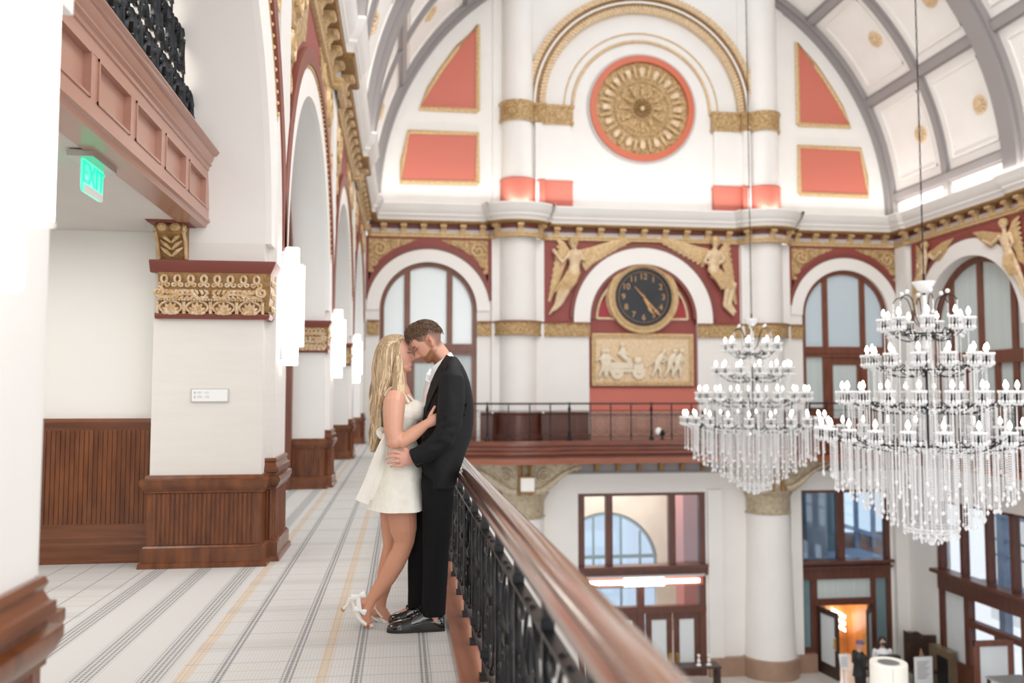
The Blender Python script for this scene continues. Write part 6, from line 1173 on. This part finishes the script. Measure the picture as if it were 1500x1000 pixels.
def mshoe(toe, heel, Ys, zf):
    T = W(*toe, Ys); Hh = W(*heel, Ys); L = Hh.x-T.x; X0 = T.x; o = None
    prof = [(0.0, .012, .012), (.03, .028, .026), (.09, .040, .036), (.18, .047, .044), (.30, .049, .052), (.42, .046, .066), (.52, .042, .084), (.62, .039, .098), (.75, .038, .098), (.88, .037, .086), (.97, .031, .074), (1.0, .018, .06)]
    def ring(f, w_, h, z0=0.0): return [V((X0+L*f, Ys+w_*math.copysign(abs(cos(t))**0.8, cos(t)), zf+z0+h*abs(sin(t))**0.75)) for t in [PI*i/12 for i in range(13)]]
    o = new('shoe', MB().loft([ring(f, w_, h, .012) for f, w_, h in prof]), m_shoeb, man)
    new('toe_cap', MB().loft([ring(f, w_+.0025, h+.003, .012) for f, w_, h in prof[:4]]+[ring(.245, .0505, .052, .012)]), m_patent, o)
    new('quarter', MB().loft([ring(f, w_+.003, h+.002, .012) for f, w_, h in prof[5:11]]), m_patent, o)
    new('sole', MB().loft([[V((X0-0.002+(L+.004)*f, Ys+s_*(w_+.004), zf+z)) for s_, z in ((-1, 0), (1, 0), (1, .016 if f < .95 else .02), (-1, .016 if f < .95 else .02))] for f, w_, h in prof]).box(X0+L*.76, X0+L*1.0, Ys-.036, Ys+.036, zf, zf+.02), m_black, o)
    for i in range(4): f = .40+.055*i; q = MB().tube([V((X0+L*f, Ys-.028, zf+.085+.014*i)), V((X0+L*f+.006, Ys, zf+.098+.014*i)), V((X0+L*f, Ys+.028, zf+.085+.014*i))], .0035, 5); new('lace', q, m_black, o)
mshoe((567, 925), (651, 924), 5.075, 0.001); mshoe((570, 908), (632, 905), 5.275, 0.001)

# ---------------- woman (faces +x, chin slightly raised)
YW = 5.235; pw = math.radians(-5); axw = V((cos(pw), 0, -sin(pw))); azw = V((sin(pw), 0, cos(pw))); ayw = azw.cross(axw)
OW = W(580.5, 518.5, YW)
mb = MB(); head(mb, OW, axw, ayw, azw, True)
mb.tube([OW+axw*(-.02)+azw*(-.04), W(583, 548, YW), W(583, 562, YW), W(583, 572, YW)], [.050, .050, .054, .075], 18)
mb.loft(slices([(562, 593, 572, .06), (567, 597, 568, .11), (574, 601, 563, .15), (584, 606, 560, .145), (594, 611, 559, .135), (604, 613, 559, .135), (620, 609, 562, .12), (640, 606, 565, .11), (660, 608, 561, .125), (690, 609, 556, .155), (715, 607, 557, .16), (735, 602, 562, .12)], YW))
mb.ball(W(607, 600, 5.165), .062, 14); mb.ball(W(607, 600, 5.30), .062, 14)
# right arm (near), hand hooked over his sleeve
mb.tube([W(580, 579, 5.085), W(577.5, 590, 5.055), W(576.5, 610, 5.035), W(576.5, 632, 5.025), W(579, 645, 5.02)], [.058, .066, .061, .052, .046], 16)
mb.ball(W(578, 646, 5.02), .047, 14)
mb.tube([W(577.5, 642, 5.02), W(590, 646, 5.015), W(602, 638, 5.01), W(614, 629, 5.0), W(624, 621, 4.988), W(631, 616, 4.985)], [.046, .046, .043, .035, .027, .022], 16, flat=(V((0, 1, 0)), 0.9))
YHW = 4.985
rg = []
for a, b, th in (((622, 615.5), (629, 626.5), .020), ((628, 609.5), (635.5, 624), .021), ((634, 606), (641, 621.5), .020), ((638.5, 606), (644, 618.5), .017)):
    a = W(*a, YHW); b = W(*b, YHW); c = (a+b)/2; h = (b-a)/2; rg.append([c+h*cos(t)+V((0, 1, 0))*(th*sin(t)) for t in [2*PI*i/14 for i in range(14)]])
mb.loft(rg)
for (x, y), r in (((640, 607.5), .0098), ((642, 611), .0100), ((643.5, 614.5), .0096), ((643.5, 618), .0086)): finger(mb, [W(x-3, y, YHW+.002), W(x+1.0, y+.2, YHW+.012), W(x+4, y+.8, YHW+.032), W(x+5, y+1.2, YHW+.05)], r)
finger(mb, [W(628.5, 612, YHW-.004), W(631, 606, YHW-.008), W(634, 600.5, YHW-.006), W(636.8, 595.5, YHW-.002)], .0105)
# left arm (far) round his side
mb.tube([W(582, 580, 5.38), W(590, 612, 5.42), W(620, 620, 5.42), W(650, 612, 5.41)], [.052, .045, .038, .028], 12); mb.tube([W(650, 612, 5.41), W(668, 606, 5.40)], [.028, .02], 8)
# legs
mb.tube([W(583, 715, 5.165), W(588.5, 750, 5.165), W(591, 775, 5.165), W(592.3, 793, 5.165), W(587, 808, 5.167), W(578, 826, 5.168), W(566, 847, 5.17), (W(552, 866, 5.17)), W(542, 880, 5.17)], [.098, .090, .080, .060, .056, .058, .052, .038, .031], 20)
mb.tube([W(578, 715, 5.31), W(576.5, 750, 5.31), W(576, 775, 5.31), W(574.5, 800, 5.31), W(570, 820, 5.31), W(566, 838, 5.31), W(562, 858, 5.31), W(558.5, 878, 5.31), W(557, 892, 5.31)], [.092, .082, .072, .056, .054, .056, .046, .033, .031], 20)
mb.ball(W(594.5, 793.5, 5.162), .050, 12)
mb.tube([W(543, 879, 5.17), W(536, 893, 5.17), W(536, 904, 5.17), W(541, 914, 5.17)], [.034, .036, .032, .020], 12, flat=(V((0, 1, 0)), 1.0)); mb.ball(W(531, 882, 5.17), .028, 10)
mb.tube([W(557, 890, 5.31), W(563, 901, 5.31), W(571, 910, 5.31), W(577, 915, 5.31)], [.034, .034, .028, .018], 12); mb.ball(W(549, 897, 5.31), .028, 10)
def woman_col(p):
    q = p-OW; x, y, z = q.dot(axw), q.dot(ayw), q.dot(azw)
    if q.length > .17 or x < -.02:
        leg_ = 1.0 if p.z < 0.9 else 0.0; return lerp3((0.66, 0.345, 0.235), (0.60, 0.285, 0.18), leg_)
    c = (0.68, 0.37, 0.265)
    c = lerp3(c, (0.70, 0.25, 0.19), 0.5*g2(abs(y)-.04, .02)*g2(z+.032, .018)+0.25*g2(y, .012)*g2(z+.035, .012))
    lip = sm(.072, .086, x)*g2(y, .024)*(g2(z+.0665, .0048)+g2(z+.0785, .006)); c = lerp3(c, (0.56, 0.11, 0.12), min(1, lip*1.3))
    smile = sm(.06, .075, x)*g2(abs(y)-.020, .012)*g2(z+.0715-.12*max(0, abs(y)-.008), .0028); c = lerp3(c, (0.80, 0.70, 0.66), min(1, smile*0.9))
    brow = sm(.045, .062, x)*g2(z-.0200, .0035)*sm(.052, .044, abs(y))*sm(.010, .016, abs(y)); c = lerp3(c, (0.22, 0.115, 0.06), min(1, brow))
    lash = sm(.055, .065, x)*(g2(z-.0005-.1*max(0, abs(y)-.035), .0032))*g2(abs(y)-.033, .015); c = lerp3(c, (0.025, 0.014, 0.012), min(1, lash*1.5))
    return c
me = remesh(mb, 'person', 0.0038, 1, 0.4); attr_color(me, woman_col)
wom = new('person', me, m_skin, label='woman with long blonde hair in a short ivory dress, touching foreheads with the man', cat='person')
for (P, ax_, ay_, az_, who) in ((OM, axm, aym, azm, man), (OW, axw, ayw, azw, wom)):
    for s_ in (-1, 1):
        c = P+ax_*0.0800+ay_*(s_*0.0335)+az_*0.0005; q = MB()
        q.tube([c+ax_*(.0100-.0016*abs(t-2)**1.6)+ay_*(s_*.0065*(t-2))+az_*(-.0018-.0008*abs(t-2)) for t in range(5)], [.0008, .0018, .0021, .0018, .0008], 5)
        for t in range(5): b = c+ax_*(.0105-.0012*abs(t-2))+ay_*(s_*.0055*(t-2))+az_*(-.002); q.tube([b, b+ax_*.006+az_*(-.003), b+ax_*.009+az_*(-.0015)], [.001, .0008, .0003], 4)
        new('eyelashes', q, m_black, who)
# dress
q = MB(); rows = [(586, 606, 561, .125), (592, 610.5, 559, .140), (600, 615.5, 558, .148), (610, 616.5, 558.5, .148), (620, 613.5, 560, .135), (632, 609.5, 562, .122), (643, 608.5, 562.5, .120), (652, 611, 560, .130)]
q.loft(slices(rows, YW, 48)); q.ball(W(608, 601, 5.163), .067, 14); q.ball(W(608, 601, 5.30), .067, 14)
bod = remesh(q, 'bodice', 0.006, 3); fold(bod, [(W(598, 628, 5.1), W(613, 618, 5.15), .008, -.004), (W(596, 636, 5.1), W(611, 629, 5.13), .008, -.004), (W(598, 644, 5.1), W(611, 640, 5.13), .007, -.003)])
dr = new('dress', bod, m_dress, wom)
# cut the neckline: straps
q = MB().tube([W(599, 590, 5.105), W(593, 580, 5.10), W(585, 570.5, 5.105), W(578, 566.5, 5.13), W(570, 569, 5.15), W(564, 580, 5.14)], .010, 6, flat=(V((0, 1, 0)), 0.6)); q.tube([W(604, 592, 5.36), W(598, 580, 5.36), W(588, 569, 5.36), W(576, 567, 5.35), W(566, 576, 5.34)], .010, 6); new('strap', q, m_dress, dr)
q = MB().tube([W(597, 578, 5.12), W(606, 587, 5.14), W(613, 594, 5.19), W(616, 597, 5.235), W(613, 594, 5.28), W(603, 584, 5.34)], .007, 6); new('neckline_edge', q, m_dress, dr)
rows = [(644, 609.5, 562, .123), (654, 613, 560, .135), (668, 616.5, 557, .152), (685, 619.5, 553, .172), (705, 622.5, 548, .192), (725, 626, 542.5, .212), (741, 629.5, 537, .228)]
sk_ = slices(rows, YW, 72, 1.0)
for k, ring in enumerate(sk_):
    t = k/6.0; ctr = sum(ring, V((0, 0, 0)))/len(ring)
    for j, p in enumerate(ring):
        a = 2*PI*j/72; f = 1+0.035*t*cos(a*7+0.6)+0.10*t*g2(((a-(-1.15)+PI) % (2*PI))-PI, .26); ring[j] = ctr+(p-ctr)*f+V((0, 0, -0.012*t*max(0, -sin(a))))
inner = [[(p-sum(r, V((0, 0, 0)))/len(r))*0.97+sum(r, V((0, 0, 0)))/len(r) for p in r] for r in sk_[::-1]]
new('skirt', MB().loft(sk_+inner[:1]+inner[1:], True, False), m_dress, dr, sharp=60)
# satin bow at the back with two long tails
def ribbon(pts, wd, nrm, th=0.004):
    pts = smooth_path(pts, 5); nrm = V(nrm); m_ = len(pts); rings = []
    for i, p in enumerate(pts):
        t = (pts[min(i+1, m_-1)]-pts[max(i-1, 0)]).normalized(); s_ = t.cross(nrm).normalized(); w_ = wd(i/(m_-1)) if callable(wd) else wd; n_ = s_.cross(t).normalized()
        rings.append([p-s_*w_-n_*th, p+s_*w_-n_*th, p+s_*w_*0.5+n_*th*2.5, p-s_*w_*0.5+n_*th*2.5, p-s_*w_+n_*th])
    return MB().loft(rings)
bw = new('bow', ribbon([W(565, 640, 5.11), W(559, 655, 5.10), W(550, 680, 5.11), W(541, 708, 5.12), W(530, 735, 5.13)], lambda t: .016+.026*t, (0, -1, 0)), m_satin, dr)
new('bow_tail', ribbon([W(563, 640, 5.14), W(560, 662, 5.13), W(556, 690, 5.12), W(549, 712, 5.12), W(541, 730, 5.13)], lambda t: .014+.018*t, (0.25, -1, 0)), m_satin, bw)
new('bow_loop', ribbon([W(563, 641, 5.13), W(558, 637, 5.12), W(556, 633, 5.13), W(559, 630, 5.16), W(564, 636, 5.18)], .02, (0.2, -1, 0)), m_satin, bw); new('knot', MB().ball(W(563.5, 640, 5.12), .02, 10, (1, 0.8, 1.3)), m_satin, bw)
# near shoe: foot on its toe, stiletto in the air, ribbon bows
def xz(pts, Ys): return [W(x, y, Ys) for x, y in pts]
s1 = new('shoe', MB(), m_satin, wom)
q = MB(); ctrl = [((520, 885), (528, 893), .030), ((518.5, 892), (529, 899), .034), ((519, 900), (532, 905), .036), ((523, 907), (537, 909), .037), ((530, 913), (541, 912), .036), ((537, 917.5), (546, 914), .028), ((541, 919.5), (547.5, 917), .012)]
rg = []
for a, b, hw in ctrl:
    a = W(*a, 5.17); b = W(*b, 5.17); c = (a+b)/2; h = (b-a)/2; rg.append([c+h*cos(t)*1.15+V((0, 1, 0))*(hw*sin(t)) for t in [2*PI*i/16 for i in range(16)]])
q.loft(rg); new('upper', q, m_satin, s1)
new('stiletto_heel', MB().tube(xz([(519.5, 884), (516, 876), (514, 878), (508, 886), (502, 893)], 5.17), [.012, .024, .020, .0085, .009], 10), m_satin, s1); new('heel_tip', MB().tube(xz([(503.2, 891.6), (500.8, 894.4)], 5.17), [.0115, .012], 10), m_brass, s1)
new('peep_toe', MB().ball(W(539, 915.5, 5.139), .012, 8, (1.0, 0.4, 1.1)), m_inner, s1); new('heel_cup', MB().tube(xz([(516, 874), (519, 882), (521, 890)], 5.17), [.02, .026, .028], 10, flat=(V((0, 1, 0)), 1.1)), m_satin, s1)
def bowtie(c, a, s, Ys): 
    c = W(*c, Ys); u = V((cos(a), 0, sin(a))); v_ = V((-sin(a), 0, cos(a))); q = MB()
    for s_ in (-1, 1):
        q.loft([[c+u*(s_*k*s)+v_*(h*s*cos(t))+V((0, 1, 0))*(d*s*sin(t)) for t in [2*PI*i/10 for i in range(10)]] for k, h, d in ((0.05, .14, .1), (.35, .32, .16), (.7, .46, .2), (1.0, .50, .14), (1.08, .34, .08))])
    q.ball(c, s*.2, 8); return q
new('ankle_bow', bowtie((525, 872.5), 0.25, .040, 5.125), m_ribbonw, s1); new('strap_bow', bowtie((527, 894), -0.35, .036, 5.125), m_ribbonw, s1); new('ribbon_strap', MB().tube(xz([(524.5, 873), (525, 882), (526.5, 893)], 5.128), .014, 8, flat=(V((0, 1, 0)), 0.5)), m_ribbonw, s1)
# far shoe: pointed slingback flat on the carpet with a flared heel
s2 = new('shoe', MB(), m_satin, wom); Y2 = 5.31
rg = []
for a, b, hw in (((552, 903), (556, 903.5), .030), ((558, 909), (562, 903), .036), ((563, 913.5), (567, 906), .038), ((569, 917), (572.5, 909.5), .037), ((575, 919), (578, 913), .030), ((581, 919.5), (582.5, 915.5), .018), ((586, 919.6), (586.5, 918), .006)):
    a = W(*a, Y2); b = W(*b, Y2); c = (a+b)/2; h = (b-a)/2; rg.append([c+h*cos(t)*1.1+V((0, 1, 0))*(hw*sin(t)) for t in [2*PI*i/16 for i in range(16)]])
new('upper', MB().loft(rg), m_satin, s2); new('sole_arch', MB().tube(xz([(539, 901), (546, 903), (553, 907), (560, 912), (568, 918)], Y2), [.018, .022, .020, .016, .010], 10, flat=(V((0, 0, 1)), 0.5)), m_satin, s2)
new('flared_heel', MB().loft([[W(543.5, y, Y2)+V((w_*cos(t), w_*sin(t), 0)) for t in [2*PI*i/12 for i in range(12)]] for y, w_ in ((901, .022), (906, .014), (912, .012), (918.0, .017))]), m_satin, s2)
new('sling_strap', MB().tube(xz([(541, 897), (547, 886), (553, 896), (560, 904)], Y2-.03), .006, 6).tube(xz([(541, 897), (546, 890), (552, 900)], Y2+.03), .006, 6), m_satin, s2)
# long blonde hair: an inner mass and wavy locks
random.seed(11)
def hshell(t, a):     # t 0..1 crown to tips, a angle round the head (0 front +x)
    z = 0.118-0.30*t; return z
q = MB()
hs = [(489.5, 587, 572, .030), (492, 592, 564, .055), (497, 592.5, 558, .078), (505, 590.5, 553, .092), (515, 589.5, 549.5, .099), (528, 589, 547, .101), (542, 589.5, 545.5, .100), (555, 588, 544.5, .096), (570, 580, 543.5, .088), (590, 568, 543, .080), (610, 563, 543.5, .07), (630, 561, 543, .058), (648, 556, 543, .04), (662, 550, 542.5, .012)]
q.loft(slices(hs, YW+.005, 44, 0.95))
hm = remesh(q, 'hair', 0.007, 2)
m_blonde = M('blonde_hair', (0.34, 0.21, 0.105), 0.42, col2=(0.60, 0.42, 0.25), scale=26, stretch=(7, 7, 0.35), bump=0.5, bscale=120)
m_blonde2 = M('pale_blonde_locks', (0.62, 0.44, 0.25), 0.4, col2=(0.86, 0.70, 0.48), scale=22, stretch=(7, 7, 0.3), bump=0.3, bscale=120)
hr = new('hair', hm, m_blonde, wom)
q = MB(); q2 = MB()
def hx(y, f, side):        # point on the hair surface: f 0 front .. 1 back, near side
    tab = hs
    for a, b in zip(tab, tab[1:]):
        if y <= b[0]: t = max(0, (y-a[0])/(b[0]-a[0])); xf, xb, hw = (a[i]*(1-t)+b[i]*t for i in (1, 2, 3)); break
    else: xf, xb, hw = tab[-1][1:]
    c = 1-2*f; x = (xf+xb)/2+(xf-xb)/2*c; s_ = math.sqrt(max(0, 1-c*c)); return x, YW+.005+side*hw*s_*1.02
for i in range(380):
    side = -1 if random.random() < 0.82 else 1; f = random.uniform(0.02, 1.0); yend = random.uniform(600, 664) if f > 0.35 else random.uniform(566, 612); pts = []; phs = random.uniform(0, 6.28); amp = random.uniform(.4, 1.6); n = 18
    for k in range(n):
        t = k/(n-1); y = 491+(yend-491)*t; ff = min(1, f*(0.25+0.75*sm(0, .12, t))+0.1*sin(t*3+phs)*0.15); x, yy = hx(y, ff, side)
        x += (amp*0.6*sin(phs+y*0.12)+1.9*sin(f*9+y*0.10+side))*sm(505, 590, y); yy += 0.006*sin(f*11+y*0.11)*sm(505, 580, y)*side; yy += side*(.004+.006*random.random()*0.3) if True else 0; pts.append(W(x, y, yy))
    (q if (i % 3 and yend < 640) or i % 5 == 0 else q2).tube(pts, [.0018]+[random.uniform(.0028, .0058)]*(n-3)+[.003, .0008], 5)
# locks falling in front of the shoulder
for i in range(26):
    phs = random.uniform(0, 6); x0 = random.uniform(580, 588); pts = [W(x0+0.5*sin(phs), 520, YW-.096)]
    for k in range(1, 10): y = 520+k*8.0; pts.append(W(x0+1.6*sin(phs+y*.09)+(k*0.5 if i % 2 else -k*0.7), y, YW-.10-.005*k-.03*sm(555, 590, y)))
    (q2 if i % 2 else q).tube(pts, [.002]+[.005]*7+[.003, .0008], 5)
new('locks', q, m_blonde, hr, sharp=80); new('pale_locks', q2, m_blonde2, hr, sharp=80)
